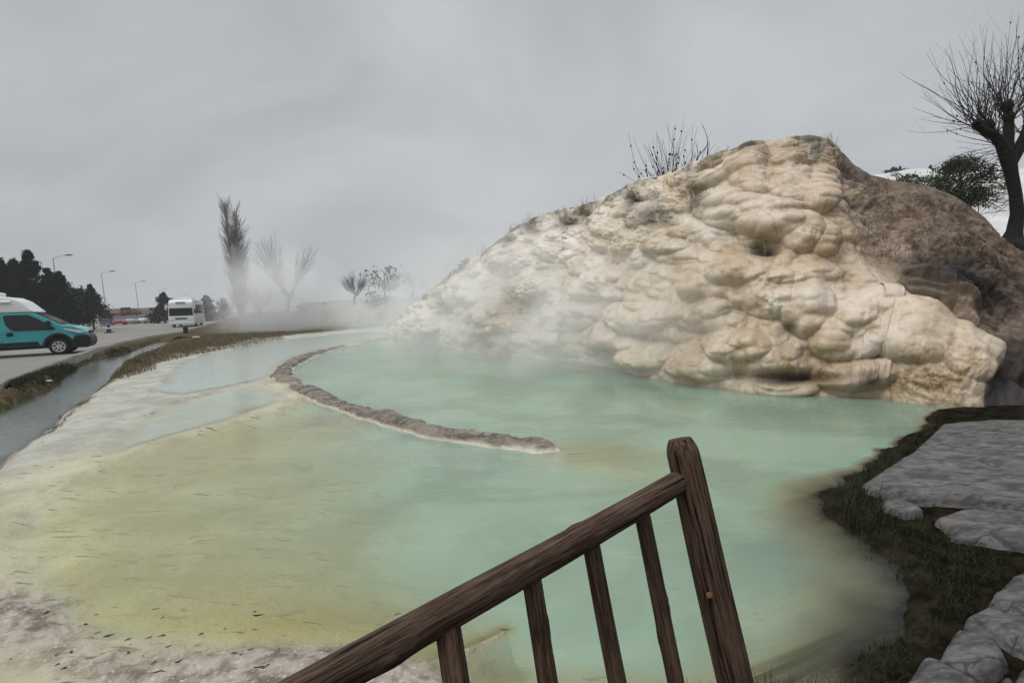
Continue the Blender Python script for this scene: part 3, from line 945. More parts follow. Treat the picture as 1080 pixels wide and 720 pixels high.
def log(name, p, q, r0, r1, parent, seed, cap=.006, seg=40, facets=0.0):
    mt, L = along(p, q)
    n = max(24, int(L / .012))
    zz = np.linspace(0, L, n)
    th = np.arange(seg) * 2 * math.pi / seg
    ZZ, TH = np.meshgrid(zz, th, indexing='ij')
    R = r0 + (r1 - r0) * ZZ / L
    cx, sx = np.cos(TH), np.sin(TH)
    R = R * (1 + .035 * fbm(cx * 2 + seed, sx * 2, ZZ * 4, o=3, s=seed) + .018 * fbm(cx * 7, sx * 7, ZZ * 3, o=3, s=seed + 5))
    # drying cracks along the grain
    for q_ in range(3):
        a0 = 1.1 + 2.1 * q_ + seed
        ph = (TH - a0 - .35 * np.sin(ZZ * 3 + q_)) % (2 * math.pi)
        ph = np.minimum(ph, 2 * math.pi - ph)
        R = R - .0035 * np.exp(-(ph / .05) ** 2) * sst(.1, .5, fbm(ZZ * 3 + q_ * 9, 0 * ZZ, o=2, s=seed + 31) + .35)
    KN = 0 * ZZ
    kr = random.Random(seed)
    for q_ in range(max(1, int(L / .28))):
        z0, t0, kw = kr.uniform(.1, L - .1), kr.uniform(0, 6.28), kr.uniform(.010, .02)
        pd = (TH - t0 + math.pi) % (2 * math.pi) - math.pi
        g = np.exp(-((ZZ - z0) / (kw * 1.5)) ** 2 - (pd * r0 / kw) ** 2)
        g2_ = np.exp(-((ZZ - z0) / (kw * .6)) ** 2 - (pd * r0 / (kw * .45)) ** 2)
        R = R + .005 * g * (r0 / .03) - .003 * g2_
        KN = np.maximum(KN, g2_ + .35 * g)
    e0 = np.minimum(ZZ / cap, 1)
    e1 = np.minimum((L - ZZ) / (cap * 2.2), 1)
    R = R * (1 - .30 * (1 - e1) ** 2) * (1 - .2 * (1 - e0) ** 2)
    bx = .004 * np.sin(ZZ * 5 + seed)
    V = np.stack([R * cx + bx, R * sx, ZZ], 2).reshape(-1, 3)
    i = np.arange(n - 1)[:, None] * seg + np.arange(seg)[None]
    j = np.arange(n - 1)[:, None] * seg + (np.arange(seg)[None] + 1) % seg
    F = np.stack([i, j, j + seg, i + seg], 2).reshape(-1, 4)
    # end caps as fans of rings
    c0, c1 = len(V), len(V) + 1
    V = np.vstack([V, [[0, 0, 0]], [[.0, 0, L + .002]]])
    k = np.arange(seg)
    top = (n - 1) * seg
    Fc = np.concatenate([np.stack([k, np.full(seg, c0), (k + 1) % seg, (k + 1) % seg], 1)[:, :3], np.stack([top + k, top + (k + 1) % seg, np.full(seg, c1)], 1)])
    me = bpy.data.meshes.new(name)
    me.from_pydata(V.tolist(), [], F.tolist() + Fc.tolist())
    me.polygons.foreach_set('use_smooth', np.ones(len(me.polygons), bool))
    me.materials.append(MAT['wood'])
    o = bpy.data.objects.new(name, me)
    o.matrix_basis = mt
    attr_f(o, 'knot', np.concatenate([np.clip(KN.ravel(), 0, 1), [0, 0]]))
    return link(o, parent)


ptop, pbot = D(716, 463, 1.31), D(777, 722, 1.20)
pdir = (pbot - ptop) / np.linalg.norm(pbot - ptop)
pfoot = ptop + pdir * ((ptop[2] + .15) / -pdir[2])
rail_root = empty('wooden_railing', (pfoot[0], pfoot[1], .1), 'dark weathered log railing with a leaning post and thin balusters in the foreground', 'railing')
log('post', pfoot, ptop, .047, .042, rail_root, 3, .02)
rr_, rl_ = D(724, 503, 1.30), D(420, 676, .85)
ext = rl_ + (rl_ - rr_) * .9
log('rail', ext, rr_, .036, .0285, rail_root, 11)


def rail_depth(px):
    lo, hi = rr_, rl_
    for _ in range(40):
        m_ = (lo + hi) / 2
        if proj(m_[None])[0][0] > px:
            lo = m_
        else:
            hi = m_
    return lo


for (x0, y0, x1, y1, w) in ((676, 540, 714, 720, .0195), (624, 570, 652, 720, .0200), (559, 600, 576, 720, .0205), (470, 655, 479, 720, .0235)):
    c = rail_depth(x0)
    tp = D(x0, y0, c[1])
    bt = D(x1, y1, c[1] * .95)
    dr = (bt - tp) / np.linalg.norm(bt - tp)
    ft = tp + dr * ((tp[2] + .1) / -dr[2])
    log('baluster', ft, tp, w * 1.05, w, rail_root, int(x0), .004, 28)
kn = D(748, 627, 1.205)
bm = bmesh.new()
cyl(bm, (0, 0, 0), .007, .004, 'Z', 16)
cyl(bm, (0, 0, .003), .0035, .004, 'Z', 6)
nrm = Vector(CAM) - Vector(kn)
bm_obj('bolt', bm, simple('rusty_bolt', (.14, .085, .04), .6, .4, 90, metal=.3), rail_root, Matrix.Translation(Vector(kn) + nrm.normalized() * .012) @ nrm.to_track_quat('Z', 'Y').to_matrix().to_4x4())

# ------------------------------------------------------------------ paving stones
def stone(px, z, th, label, seed, rough=.02, step=.03, tilt=(0, 0), sink=0.0):
    pl = np.array([G(a, b, z)[:2] for a, b in px])
    c = pl.mean(0)
    lo, hi = pl.min(0) - .05, pl.max(0) + .05
    step = max(step, (hi - lo).max() / 170)
    gx, gy = np.arange(lo[0], hi[0], step), np.arange(lo[1], hi[1], step)
    XX, YY = np.meshgrid(gx, gy, indexing='ij')
    x, y = XX.ravel(), YY.ravel()
    wx = .05 * fbm(x * 5, y * 5, o=4, s=seed) * min(1, (hi - lo).max())
    s = sdf(pl, x + wx, y + wx * .7)
    ed = step * 1.6
    top = z + rough * fbm(x * 2.5, y * 5, o=5, s=seed + 1, g=.6) + rough * .6 * np.round(2.0 * fbm(x * 1.3 + .4 * y, y * 3.2 - .5 * x, o=4, s=seed + 2))  - .3 * th * np.exp(-np.maximum(s, 0) / (.014)) + tilt[0] * (x - c[0]) + tilt[1] * (y - c[1])
    hgt = np.where(s > 0, top, z - th)
    F = gridfaces(len(gx), len(gy))
    keep = (s > -ed)[F].any(1)
    F = F[keep]
    idx = np.unique(F)
    rm = np.zeros(len(x), np.int32)
    rm[idx] = np.arange(len(idx))
    V = np.stack([x - c[0], y - c[1], hgt - z], 1)[idx]
    o = np_mesh('paving_stone', V, rm[F][:, ::-1], MAT['slab'], True, None, Matrix.Translation((c[0], c[1], z)))
    tag(o, label, 'paving stone', 'grey stones along the bank')
    return o


Z5 = lambda L: [(780 + a / 2.25, 400 + b / 2.25) for a, b in L]
stone([(992, 446), (1040, 442), (1100, 441), (1230, 441), (1240, 540), (1080, 529), (1000, 521), (940, 517), (905, 510), (925, 496), (962, 474)], .13, .25, 'broad flat grey slab at the pool edge below the mound, largest of the stones', 1, .009)
stone([(982, 544), (1010, 535), (1050, 533), (1085, 537), (1120, 545), (1120, 578), (1075, 572), (1045, 570), (1010, 562)], .11, .2, 'grey slab with pale streaks just in front of the largest slab', 2, .009)
stone(Z5([(335, 282), (380, 278), (425, 292), (440, 305), (395, 318), (345, 300)]), .1, .15, 'small reddish brown flat stone in the dark grass beside the largest slab', 3, .012, .015)
stone(Z5([(600, 492), (640, 455), (690, 440), (760, 450), (760, 590), (690, 560), (640, 535), (592, 512)]), .14, .2, 'grey stone at the right edge above the pale lump and the narrow stone', 4, .02, .02)
stone(Z5([(530, 552), (582, 528), (640, 548), (690, 572), (760, 600), (760, 690), (690, 635), (640, 615), (590, 590)]), .12, .2, 'long narrow grey stone with a pale corner lying across the wet soil', 5, .02, .02)
stone(Z5([(468, 640), (512, 578), (560, 585), (618, 602), (640, 640), (612, 668), (580, 690), (520, 668)]), .14, .2, 'rough grey five sided stone between the wet grass and the bottom right corner', 6, .03, .012)
stone(Z5([(362, 730), (395, 690), (432, 645), (480, 660), (525, 682), (580, 712), (600, 760), (480, 800), (380, 780)]), .13, .2, 'dark grey stone cut by the bottom edge of the photo beside the water', 7, .03, .012)
stone(Z5([(605, 730), (622, 692), (652, 700), (660, 735), (640, 760), (610, 755)]), .11, .15, 'little pale stone at the bottom right between bigger grey stones', 8, .02, .01)
stone(Z5([(655, 690), (672, 672), (720, 690), (740, 740), (690, 740)]), .11, .15, 'small brown grey stone in the bottom right corner of the photo', 9, .02, .01)

# ------------------------------------------------------------------ grass
class Blades:
    def __init__(self):
        self.V, self.F, self.n = [], [], 0

    def add(self, base, h, w=.004, lean=.5):
        base = np.asarray(base, float)
        n = len(base)
        th = rng.uniform(0, 2 * math.pi, n)
        le = rng.uniform(.1, 1, n) * lean * h
        dx = np.stack([np.cos(th), np.sin(th), 0 * th], 1)
        sd = np.stack([-np.sin(th), np.cos(th), 0 * th], 1) * np.broadcast_to(w, (n,))[:, None]
        up = np.array([0, 0, 1.0])
        h = np.broadcast_to(h, (n,))
        m1 = base + dx * (le * .3)[:, None] + up * (h * .6)[:, None]
        tp = base + dx * le[:, None] + up * h[:, None]
        V = np.stack([base - sd, base + sd, m1 + sd * .7, m1 - sd * .7, tp + sd * .1, tp - sd * .1], 1)
        k = np.arange(n)[:, None] * 6 + self.n
        self.V.append(V.reshape(-1, 3))
        self.F.append(np.concatenate([k + np.array([[0, 1, 2, 3]]), k + np.array([[3, 2, 4, 5]])]))
        self.n += n * 6

    def build(self, name, m):
        o = np_mesh(name, np.concatenate(self.V), np.concatenate(self.F), m, False)
        return tag(o, kind='stuff')


g1 = Blades()
def scatter_px(poly, n, zz=.05):
    p = np.array(poly, float)
    lo, hi = p.min(0), p.max(0)
    out = []
    pts = rng.uniform(lo, hi, (n * 4, 2))
    ok = sdf(p, pts[:, 0], pts[:, 1]) > 0
    pts = pts[ok][:n]
    W = np.array([G(a, b, zz)[:2] for a, b in pts])
    W[:, 0] += rng.normal(0, .03, len(W)); W[:, 1] += rng.normal(0, .03, len(W))
    return W


def put(bl, W, hmin, hmax, w, lean=.6, zmin=-.03):
    z = ground_z(W[:, 0], W[:, 1])
    ok = z > zmin
    W, z = W[ok], z[ok]
    if len(W):
        bl.add(np.column_stack([W, z - .01]), rng.uniform(hmin, hmax, len(W)), w, lean)


put(g1, scatter_px([(878, 520), (890, 512), (905, 514), (940, 522), (985, 530), (985, 545), (1010, 566), (1060, 580), (1060, 600), (1000, 640), (975, 618), (930, 590), (893, 556)], 1700), .015, .06, .0028, 1.3, -.08)
put(g1, scatter_px([(880, 516), (905, 510), (930, 525), (925, 560), (893, 552)], 900), .04, .11, .0028, 1.4, -.12)
put(g1, scatter_px([(915, 492), (960, 464), (990, 446), (1000, 446), (968, 472), (925, 500), (905, 512), (895, 512)], 900), .03, .09, .003, 1.1, -.08)
put(g1, scatter_px([(900, 690), (960, 650), (985, 630), (1010, 640), (985, 670), (945, 712), (930, 745), (880, 745)], 450), .02, .07, .0025, 1.3, -.08)
put(g1, scatter_px([(985, 600), (1060, 590), (1080, 600), (1060, 640), (1035, 650), (1000, 640)], 500), .015, .045, .0025, .9)
put(g1, scatter_px([(700, 735), (790, 730), (860, 722), (860, 760), (700, 760)], 160), .06, .14, .002, .5, -.3)
put(g1, scatter_px([(542, 466), (552, 461), (572, 463), (582, 469), (560, 471)], 260, .1), .02, .05, .004, 1.2, -.2)
# bank of the channel below the kerb
kb = np.array([G(a, b + 7, .1)[:2] for a, b in KERB_PX[2:9]])
t_ = rng.uniform(0, len(kb) - 1.001, 9000)
i_ = t_.astype(int)
W = kb[i_] + (kb[i_ + 1] - kb[i_]) * (t_ - i_)[:, None]
nrm_ = np.array([.75, -.3])
W = W + nrm_[None] * np.abs(rng.normal(.1, .55, (len(W), 1))) + rng.normal(0, .08, W.shape)
put(g1, W, .05, .17, .007, .9, -.2)
gobj = g1.build('grass', MAT['grass'])
gobj['label'] = 'dark green grass along the stone edge and the channel bank'
g2 = Blades()
put(g2, scatter_px([(112, 396), (128, 380), (150, 374), (170, 366), (230, 350), (300, 346), (300, 356), (240, 366), (200, 373), (165, 381), (140, 389)], 9000, .15), .04, .16, .009, .9, 0)
put(g2, scatter_px([(45, 453), (68, 434), (80, 428), (97, 414), (100, 418), (72, 438), (50, 458)], 700, .05), .02, .07, .004, .9, -.1)
put(g2, scatter_px([(115, 398), (130, 382), (165, 380), (165, 388), (130, 398)], 900, .1), .05, .22, .006, .9, -.1)
for mx, my, sp, n in ((470, 322, 6, 90), (734, 205, 7, 70), (668, 209, 5, 50), (598, 231, 6, 40), (560, 236, 7, 60), (808, 256, 8, 70), (470, 330, 5, 40), (552, 330, 6, 40), (878, 152, 6, 60), (620, 219, 7, 40), (538, 244, 6, 50), (508, 268, 5, 40), (695, 190, 10, 40)):
    pts = [on_mound(mx + random.gauss(0, sp), my + random.gauss(0, sp * .5)) for _ in range(n)]
    pts = np.array([p for p in pts if p is not None])
    if len(pts):
        sc_ = pts[:, 1].mean() / 12
        g2.add(pts, rng.uniform(.08, .28, len(pts)) * sc_, .004 * sc_, 1.3)
# dry scrub on the brown slope and round the tree
for _ in range(1700):
    p = on_mound(random.uniform(900, 1080), random.uniform(190, 275))
    if p is not None:
        g2.add(p[None], np.array([random.uniform(.03, .12)]), .004, 1.2)
gobj = g2.build('dry_grass', MAT['drygrass'])
gobj['label'] = 'brown dry grass and weeds on the banks and the mound'

# twigs and leaves lying in the shallows
tb = Tubes()
for _ in range(46):
    px, py = (random.uniform(0, 560), random.uniform(480, 700)) if random.random() < .12 else (random.uniform(0, 330), random.uniform(640, 719))
    p = G(px, py, 0)
    z = max(float(ground_z(p[0], p[1])[0]), -.004) + .004
    a, l = random.gauss(.35, .5), random.uniform(.006, .02) * random.choice((1, 1, 1, 2))
    d = np.array([math.cos(a), math.sin(a), 0]) * l
    q = np.array([p[0], p[1], z])
    tb.add([q - d, q + np.array([random.gauss(0, .008), random.gauss(0, .008), .002]), q + d], [.001, random.uniform(.0015, .005), .001], 5)
ob = tb.build('plant_debris', MAT['bark'])
tag(ob, 'dark twigs and leaf scraps scattered over the pale shallows', None, None, 'stuff')

# ------------------------------------------------------------------ bare trees
def shoot(T, p, d, L, r, up=.25, wob=.10, n=6, k=4, sub=0, r_end=.35):
    pts, rad = [np.array(p, float)], [r]
    d = np.array(d, float) / np.linalg.norm(d)
    for i in range(n):
        d = d + rng.normal(0, wob, 3) + np.array([0, 0, up / n])
        d /= np.linalg.norm(d)
        pts.append(pts[-1] + d * L / n)
        rad.append(r * (1 - (1 - r_end) * (i + 1) / n))
    T.add(pts, rad, k)
    for _ in range(sub):
        i = random.randint(max(1, n // 3), n - 1)
        dd = pts[i] - pts[i - 1]
        dd = dd / np.linalg.norm(dd) + rng.normal(0, .5, 3)
        shoot(T, pts[i], dd, L * random.uniform(.2, .45), rad[i] * .6, up, wob, 4, 3, 0)
    return pts


def nodules(T, pts, n, r):
    for _ in range(n):
        i = random.randint(1, len(pts) - 2)
        f = random.random()
        c = pts[i] * (1 - f) + pts[i + 1] * f
        T.append((c, r))


def pods(lst, parent):
    t = Tubes()
    t.add([(0, 0, -1.3), (0, 0, -.8), (0, 0, 0), (0, 0, .8), (0, 0, 1.3)], [.1, .7, 1, .7, .1], 6)
    first = None
    for c, r in lst[:95]:
        if first is None:
            first = o = t.build('seed_pod', MAT['seed'])
            COL.objects.unlink(o)
        else:
            o = first.copy()
        o.matrix_basis = Matrix.Translation(Vector(c)) @ Matrix.Diagonal((r * .8, r * .8, r, 1))
        link(o, parent)


# pollarded tree on the right
YT = 12.6
tz = D(1066, 262, YT)
tree = empty('pollard_tree', tz, 'black bare pollarded tree with long upright shoots on the grassy rise beside the mound', 'tree')
tk = Tubes()
dd = lambda x, y, k=0: D(x, y, YT + k)
fl_ = [dd(1064, 270), dd(1066, 258), dd(1070, 244), dd(1073, 225), dd(1071, 205), dd(1067, 185), dd(1063, 166), dd(1056, 152), dd(1046, 140), dd(1040, 133)]
tk.add(fl_, np.array([.38, .25, .16, .135, .125, .13, .16, .12, .10, .09]), 14)
tk.add([dd(1066, 172), dd(1074, 158), dd(1082, 142), dd(1088, 122), dd(1090, 108)], [.13, .12, .11, .10, .095], 12)
tk.add([dd(1062, 160), dd(1064, 142, .4), dd(1064, 124, .6), dd(1062, 112, .7)], [.13, .11, .10, .09], 10)
tk.add([dd(1048, 142), dd(1038, 138, -.3), dd(1030, 132, -.4)], [.11, .09, .08], 10)
for (x, y, r) in ((1041, 133, .16), (1031, 131, .12), (1062, 112, .14), (1090, 108, .15), (1064, 124, .13)):
    c = dd(x, y)
    tk.add([c + np.array([0, 0, q * r]) for q in (-1, -.7, 0, .7, 1)], [.2 * r, .75 * r, r, .75 * r, .2 * r], 8)
for a in range(6):
    th = a * 1.05 + .3
    tk.add([dd(1066, 256), dd(1066, 262) + np.array([math.cos(th) * .45, math.sin(th) * .45, -.02]), dd(1066, 268) + np.array([math.cos(th) * .9, math.sin(th) * .9, -.25])], [.2, .12, .04], 7)
trunk = tk.build('trunk', MAT['bark'], tree)
ctw = Tubes()
sd = []
knobs = [dd(1040, 132), dd(1031, 131), dd(1048, 140), dd(1062, 112, .6), dd(1056, 150), dd(1090, 108), dd(1083, 140), dd(1064, 126, .5)]
for kx in range(190):
    kp_ = knobs[kx % len(knobs)]
    ang = max(-78, random.gauss(-22, 42)) if kx % len(knobs) < 5 else random.gauss(15, 38)
    ang = math.radians(ang)
    dr = np.array([math.sin(ang), random.gauss(0, .45), math.cos(ang)])
    L = random.uniform(1.0, 2.45) * (1 if abs(ang) < 1 else .75)
    pts = shoot(ctw, kp_ + rng.normal(0, .08, 3), dr, L, random.uniform(.006, .013), .45, .075, 8, 4, random.choice((0, 1, 2, 3)), .22)
    if random.random() < .3:
        nodules(sd, pts, random.randint(1, 2), .022)
for kx in range(46):       # low drooping twigs
    kp_ = dd(random.uniform(1050, 1070), random.uniform(150, 225))
    dr = np.array([-random.uniform(.5, 1), random.gauss(0, .5), random.uniform(-.5, .3)])
    shoot(ctw, kp_, dr, random.uniform(.6, 1.7), .009, -.15, .10, 6, 3, 2, .25)
ctw.build('crown', MAT['twig'], tree)
pods(sd, tree)

# shrub showing over the crest
YS = 17.0
base = D(706, 200, YS)
sh = empty('bare_shrub', base, 'bare shrub of thin upright shoots with dark seed pods on top of the mound', 'shrub')
st_, sd = Tubes(), []
for kx in range(70):
    ang = math.radians(random.gauss(-4, 26))
    dr = np.array([math.sin(ang), random.gauss(0, .3), math.cos(ang)])
    L = random.uniform(1.1, 2.6) * (1 - .25 * min(1, abs(ang)))
    p0 = base + np.array([random.gauss(0, .25), random.gauss(0, .2), -.2])
    pts = shoot(st_, p0, dr, L, random.uniform(.006, .012), .15, .05, 7, 4, 1 if random.random() < .12 else 0, .3)
    if random.random() < .4:
        nodules(sd, pts, random.randint(1, 3), .032)
for kx in range(16):
    p0 = D(random.uniform(722, 745), random.uniform(178, 192), YS)
    ang = math.radians(random.uniform(5, 70))
    pts = shoot(st_, p0, (math.sin(ang), random.gauss(0, .3), math.cos(ang)), random.uniform(.7, 1.4), .016, .2, .12, 6, 4, 2, .4)
st_.build('stem', MAT['twig'], sh)
pods(sd, sh)

# poplar
YP = 60.0
pb = D(256, 338, YP)
po = empty('poplar_tree', pb, 'tall narrow leafless poplar rising beyond the pool', 'tree')
ptk, pcr = Tubes(), Tubes()
Hp = 13.6
lean = np.array([-.045, 0, 1.0])
for k, (ox, hh, spread) in enumerate(((-.32, 1.0, 1.0), (.55, .93, .95), (.1, .78, 1.05))):
    stem = [pb + np.array([ox * min(1, z / 3), .3 * (k - 1) * min(1, z / 3), 0]) + lean * z for z in np.linspace(-.3, Hp * hh, 9)]
    ptk.add(stem, np.linspace(.26, .03, 9), 7)
    for _ in range(300):
        z = random.uniform(.9, Hp * hh * .97)
        p = pb + np.array([ox * min(1, z / 3), .3 * (k - 1) * min(1, z / 3), 0]) + lean * z
        th = random.uniform(0, 6.28)
        s_ = spread * (1.0 if z < Hp * .7 else .75)
        L = random.uniform(1.2, 2.7) * (1.0 if z < Hp * .75 else .7)
        shoot(pcr, p, (math.cos(th) * .85 * s_, math.sin(th) * .85 * s_, 1), L, .030, .55, .08, 5, 3, 2, .35)
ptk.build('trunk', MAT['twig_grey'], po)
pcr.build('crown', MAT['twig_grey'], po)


def bare_tree(px, py, y, h, w, label, m='twig_grey', n=120, name='bare_tree', trunkh=.35, r=.12):
    b = D(px, py, y)
    b[2] = max(b[2], -.2)
    o = empty(name, b, label, 'tree', 'leafless trees beyond the pool')
    a, c = Tubes(), Tubes()
    a.add([b - np.array([0, 0, .3]), b + np.array([0, 0, h * trunkh * .5]), b + np.array([.05 * w, 0, h * trunkh])], [r * 1.3, r, r * .8], 7)
    limbs = []
    for _ in range(7):
        th = random.uniform(0, 6.28)
        pts = shoot(a, b + np.array([.05 * w, 0, h * trunkh * random.uniform(.6, 1)]), (math.cos(th) * w / h * .8, math.sin(th) * w / h * .8, 1), h * .38, r * .55, .2, .13, 5, 5, 0, .5)
        limbs += pts[2:]
    for _ in range(n):
        p = random.choice(limbs)
        d = (p - b - np.array([0, 0, h * trunkh])) * np.array([1.2, 1.2, .6])
        d = d / (np.linalg.norm(d) + .01) + np.array([0, 0, 1.1]) + rng.normal(0, .35, 3)
        shoot(c, p, d, h * random.uniform(.22, .45), r * .16, .3, .09, 5, 3, 3, .3)
    a.build('trunk', MAT[m], o)
    c.build('crown', MAT[m], o)
    return o


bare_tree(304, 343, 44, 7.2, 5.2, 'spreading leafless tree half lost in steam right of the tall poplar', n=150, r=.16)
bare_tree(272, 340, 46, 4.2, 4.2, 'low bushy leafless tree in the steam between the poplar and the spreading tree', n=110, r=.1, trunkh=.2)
bare_tree(374, 318, 47, 2.9, 4.4, 'rounded leafless tree with dense black twigs on the earth bank', 'twig', 150, trunkh=.25, r=.11)
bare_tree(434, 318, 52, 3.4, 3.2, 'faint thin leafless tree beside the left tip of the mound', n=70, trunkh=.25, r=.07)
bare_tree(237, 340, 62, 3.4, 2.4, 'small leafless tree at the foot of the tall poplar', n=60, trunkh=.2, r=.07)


# leafy and needle trees
def leafy(name, px, py, y, h, w, label, m='conifer', shape='cone', n=2600, leaf=.22, group=None, cat='tree', trunk_r=None, gaps=.35):
    b = D(px, py, y)
    o = empty(name, b, label, cat, group)
    t, c = Tubes(), Tubes()
    tr = trunk_r or h * .022
    t.add([b - np.array([0, 0, .4]), b + np.array([0, 0, h * .5]), b + np.array([0, 0, h * .93])], [tr, tr * .7, tr * .15], 7)
    ncl = max(14, int(n / 60))
    C = []
    for q in range(ncl):
        z = random.random() ** (.85 if shape == 'cone' else .6)
        th = random.uniform(0, 6.28)
        if shape == 'cone':
            rad = w * .5 * (1 - z) ** .85 * random.uniform(.3, 1.15)
            zc = .06 + z * .92
        elif shape == 'column':
            rad = w * .5 * (1 - z ** 1.35) * random.uniform(.3, 1.15)
            zc = .05 + z * .93
        else:
            f = random.uniform(-1, 1)
            rad = w * .5 * math.sqrt(1 - f * f) * random.uniform(.4, 1.1)
            zc = .55 + f * .42
        cc = b + np.array([math.cos(th) * rad, math.sin(th) * rad, zc * h])
        if random.random() < .5:
            t.add([b + np.array([0, 0, max(.1, zc - .12) * h]), (b + np.array([0, 0, zc * h]) + cc) / 2, cc], [tr * .25, tr * .16, tr * .06], 4)
        k = int(n / ncl)
        sz = (w * random.uniform(.06, .12) + leaf * .5) * ((1.08 - .92 * zc) if shape != 'round' else .8)
        P_ = cc + rng.normal(0, 1, (k, 3)) * sz * np.array([1, 1, .65 if shape != 'column' else 1.3])
        C.append(P_)
    C = np.concatenate(C)
    c.quads(C, rng.uniform(.6, 1.3, len(C)) * leaf, 0.4)
    t.build('trunk', MAT['bark'], o)
    c.build('crown', MAT[m], o, False)
    return o


CG = 'dark conifers beyond the road'
leafy('conifer_tree', -30, 345, 44, 6.3, 4.8, 'black conifer cut by the left edge of the photo behind the van', n=8000, leaf=.13, group=CG, shape='column')
leafy('conifer_tree', 8, 345, 47, 6.2, 4.0, 'dark conifer directly behind the roof of the turquoise van', n=8000, leaf=.13, group=CG, shape='column')
leafy('conifer_tree', 37, 345, 46, 6.9, 4.2, 'tallest dark conifer, behind the cab of the turquoise van', n=9000, leaf=.13, group=CG, shape='cone')
leafy('conifer_tree', 22, 345, 50, 6.6, 4.6, 'wide dark conifer filling the gap between the tallest and the one behind the van roof', n=8000, leaf=.14, group=CG, shape='column')
leafy('conifer_tree', 68, 345, 52, 5.7, 3.8, 'dark conifer just left of the nearest lamp post', n=8000, leaf=.13, group=CG, shape='cone')
leafy('conifer_tree', 56, 345, 49, 5.6, 4.8, 'bushy dark conifer between the tallest one and the nearest lamp post', n=7000, leaf=.13, group=CG, shape='cone')
leafy('conifer_tree', 84, 345, 58, 4.3, 4.0, 'low dark conifer beside the wooden pole', n=6000, leaf=.13, group=CG, shape='round')
leafy('conifer_tree', 99, 345, 60, 4.9, 3.4, 'rounded dark conifer at the right end of the row', n=6000, leaf=.13, group=CG, shape='column')
leafy('conifer_tree', 175, 342, 86, 5.2, 4.6, 'dusky conifer rising left of the white bus', n=2400, leaf=.28, group=CG)
leafy('conifer_tree', 219, 339, 92, 4.6, 4.8, 'small pointed conifer right of the white bus', n=2200, leaf=.28, group=CG)
leafy('conifer_tree', 236, 338, 74, 3.6, 2.6, 'slim dark conifer at the left foot of the poplar', n=1800, leaf=.13, group=CG, shape='column')
leafy('evergreen_tree', 408, 345, 44, 5.2, 3.6, 'dark leafy evergreen veiled by steam beside the left tip of the mound', 'leaf', 'round', 1500, .13)
leafy('pine_tree', 1012, 222, 21, 2.1, 1.9, 'dark green pine between the brown slope and the pollarded tree', 'leaf', 'round', 8000, .05, trunk_r=.05)
leafy('shrub', 1032, 222, 22, .9, 1.4, 'low dark green shrub at the right foot of the pine', 'leaf', 'round', 1500, .05, cat='shrub')

# spiky agave on the left shoulder of the mound
ag = on_mound(492, 279)
if ag is None:
    ag = D(492, 277, 21)
ag = ag + np.array([0, .3, -.05])
ob = Tubes()
for _ in range(70):
    th, el = random.uniform(0, 6.28), random.uniform(.15, 1.4)
    d = np.array([math.cos(th) * math.cos(el), math.sin(th) * math.cos(el), math.sin(el)])
    L = random.uniform(.28, .5)
    ob.add([ag, ag + d * L * .6, ag + d * L + np.array([0, 0, -.06])], [.02, .018, .003], 4)
o = ob.build('spiky_plant', MAT['leaf'])
tag(o, 'small dark spiky plant on the left shoulder of the mound', 'plant')

# ------------------------------------------------------------------ white hill on the right
gx = np.linspace(12, 260, 210)
gy = np.linspace(24, 150, 130)
XX, YY = np.meshgrid(gx, gy, indexing='ij')
x, y = XX.ravel(), YY.ravel()
lft = sst(16, 34, x + 3 * fbm(x * .1, y * .1, o=3, s=3))
prof_ = 2.2 * sst(24, 30, y) + 13.4 * sst(30, 62, y + 4 * fbm(x * .08, y * .08, o=3, s=8))
z = (prof_ + .6 * fbm(x * .15, y * .15, o=4, s=11)) * lft - .4
hill = np_mesh('hill', np.column_stack([x, y, z]), gridfaces(len(gx), len(gy))[:, ::-1], MAT['hill'])
hill['kind'] = 'structure'
HG = 'small trees on the white hill'
leafy('distant_tree', 942, 190, 66, 1.7, 2.2, 'small dark tree pair on the rim of the white hill just right of the mound', 'conifer', 'round', 700, .14, HG)
leafy('distant_tree', 949, 189, 66, 1.5, 1.2, 'stub of a dark tree touching the pair on the white hill rim', 'conifer', 'column', 500, .14, HG)
leafy('distant_tree', 981, 191, 66, 2.0, 1.3, 'thin pointed tree alone on the rim of the white hill', 'conifer', 'cone', 500, .13, HG)
for i, (a, b, w) in enumerate(((945, 200, 2.2), (970, 204, 2.6), (983, 205, 2.4), (958, 202, 1.6), (1060, 200, 3))):
    d = ['faint grey scrub low on the white hill nearest the mound', 'broad faint scrub in the middle of the white hill', 'scrub on the white hill next to the dark pine', 'little scrub between the other two on the white hill', 'scrub on the white hill seen behind the pollarded tree'][i]
    leafy('scrub_bush', a, b, 48, 1.4, w, d, 'leaf', 'round', 500, .12, 'scrub on the white hill', cat='shrub')

# ------------------------------------------------------------------ street lamps
LG = 'street lamps along the road'
LL = ['nearest and tallest street lamp, rising from the dark conifers', 'street lamp at the right end of the dark conifers, blue box at its foot', 'street lamp left of the dusky conifer and the bus',
      'faint street lamp just above the dusky conifer', 'faintest street lamp, above the roof of the bus']


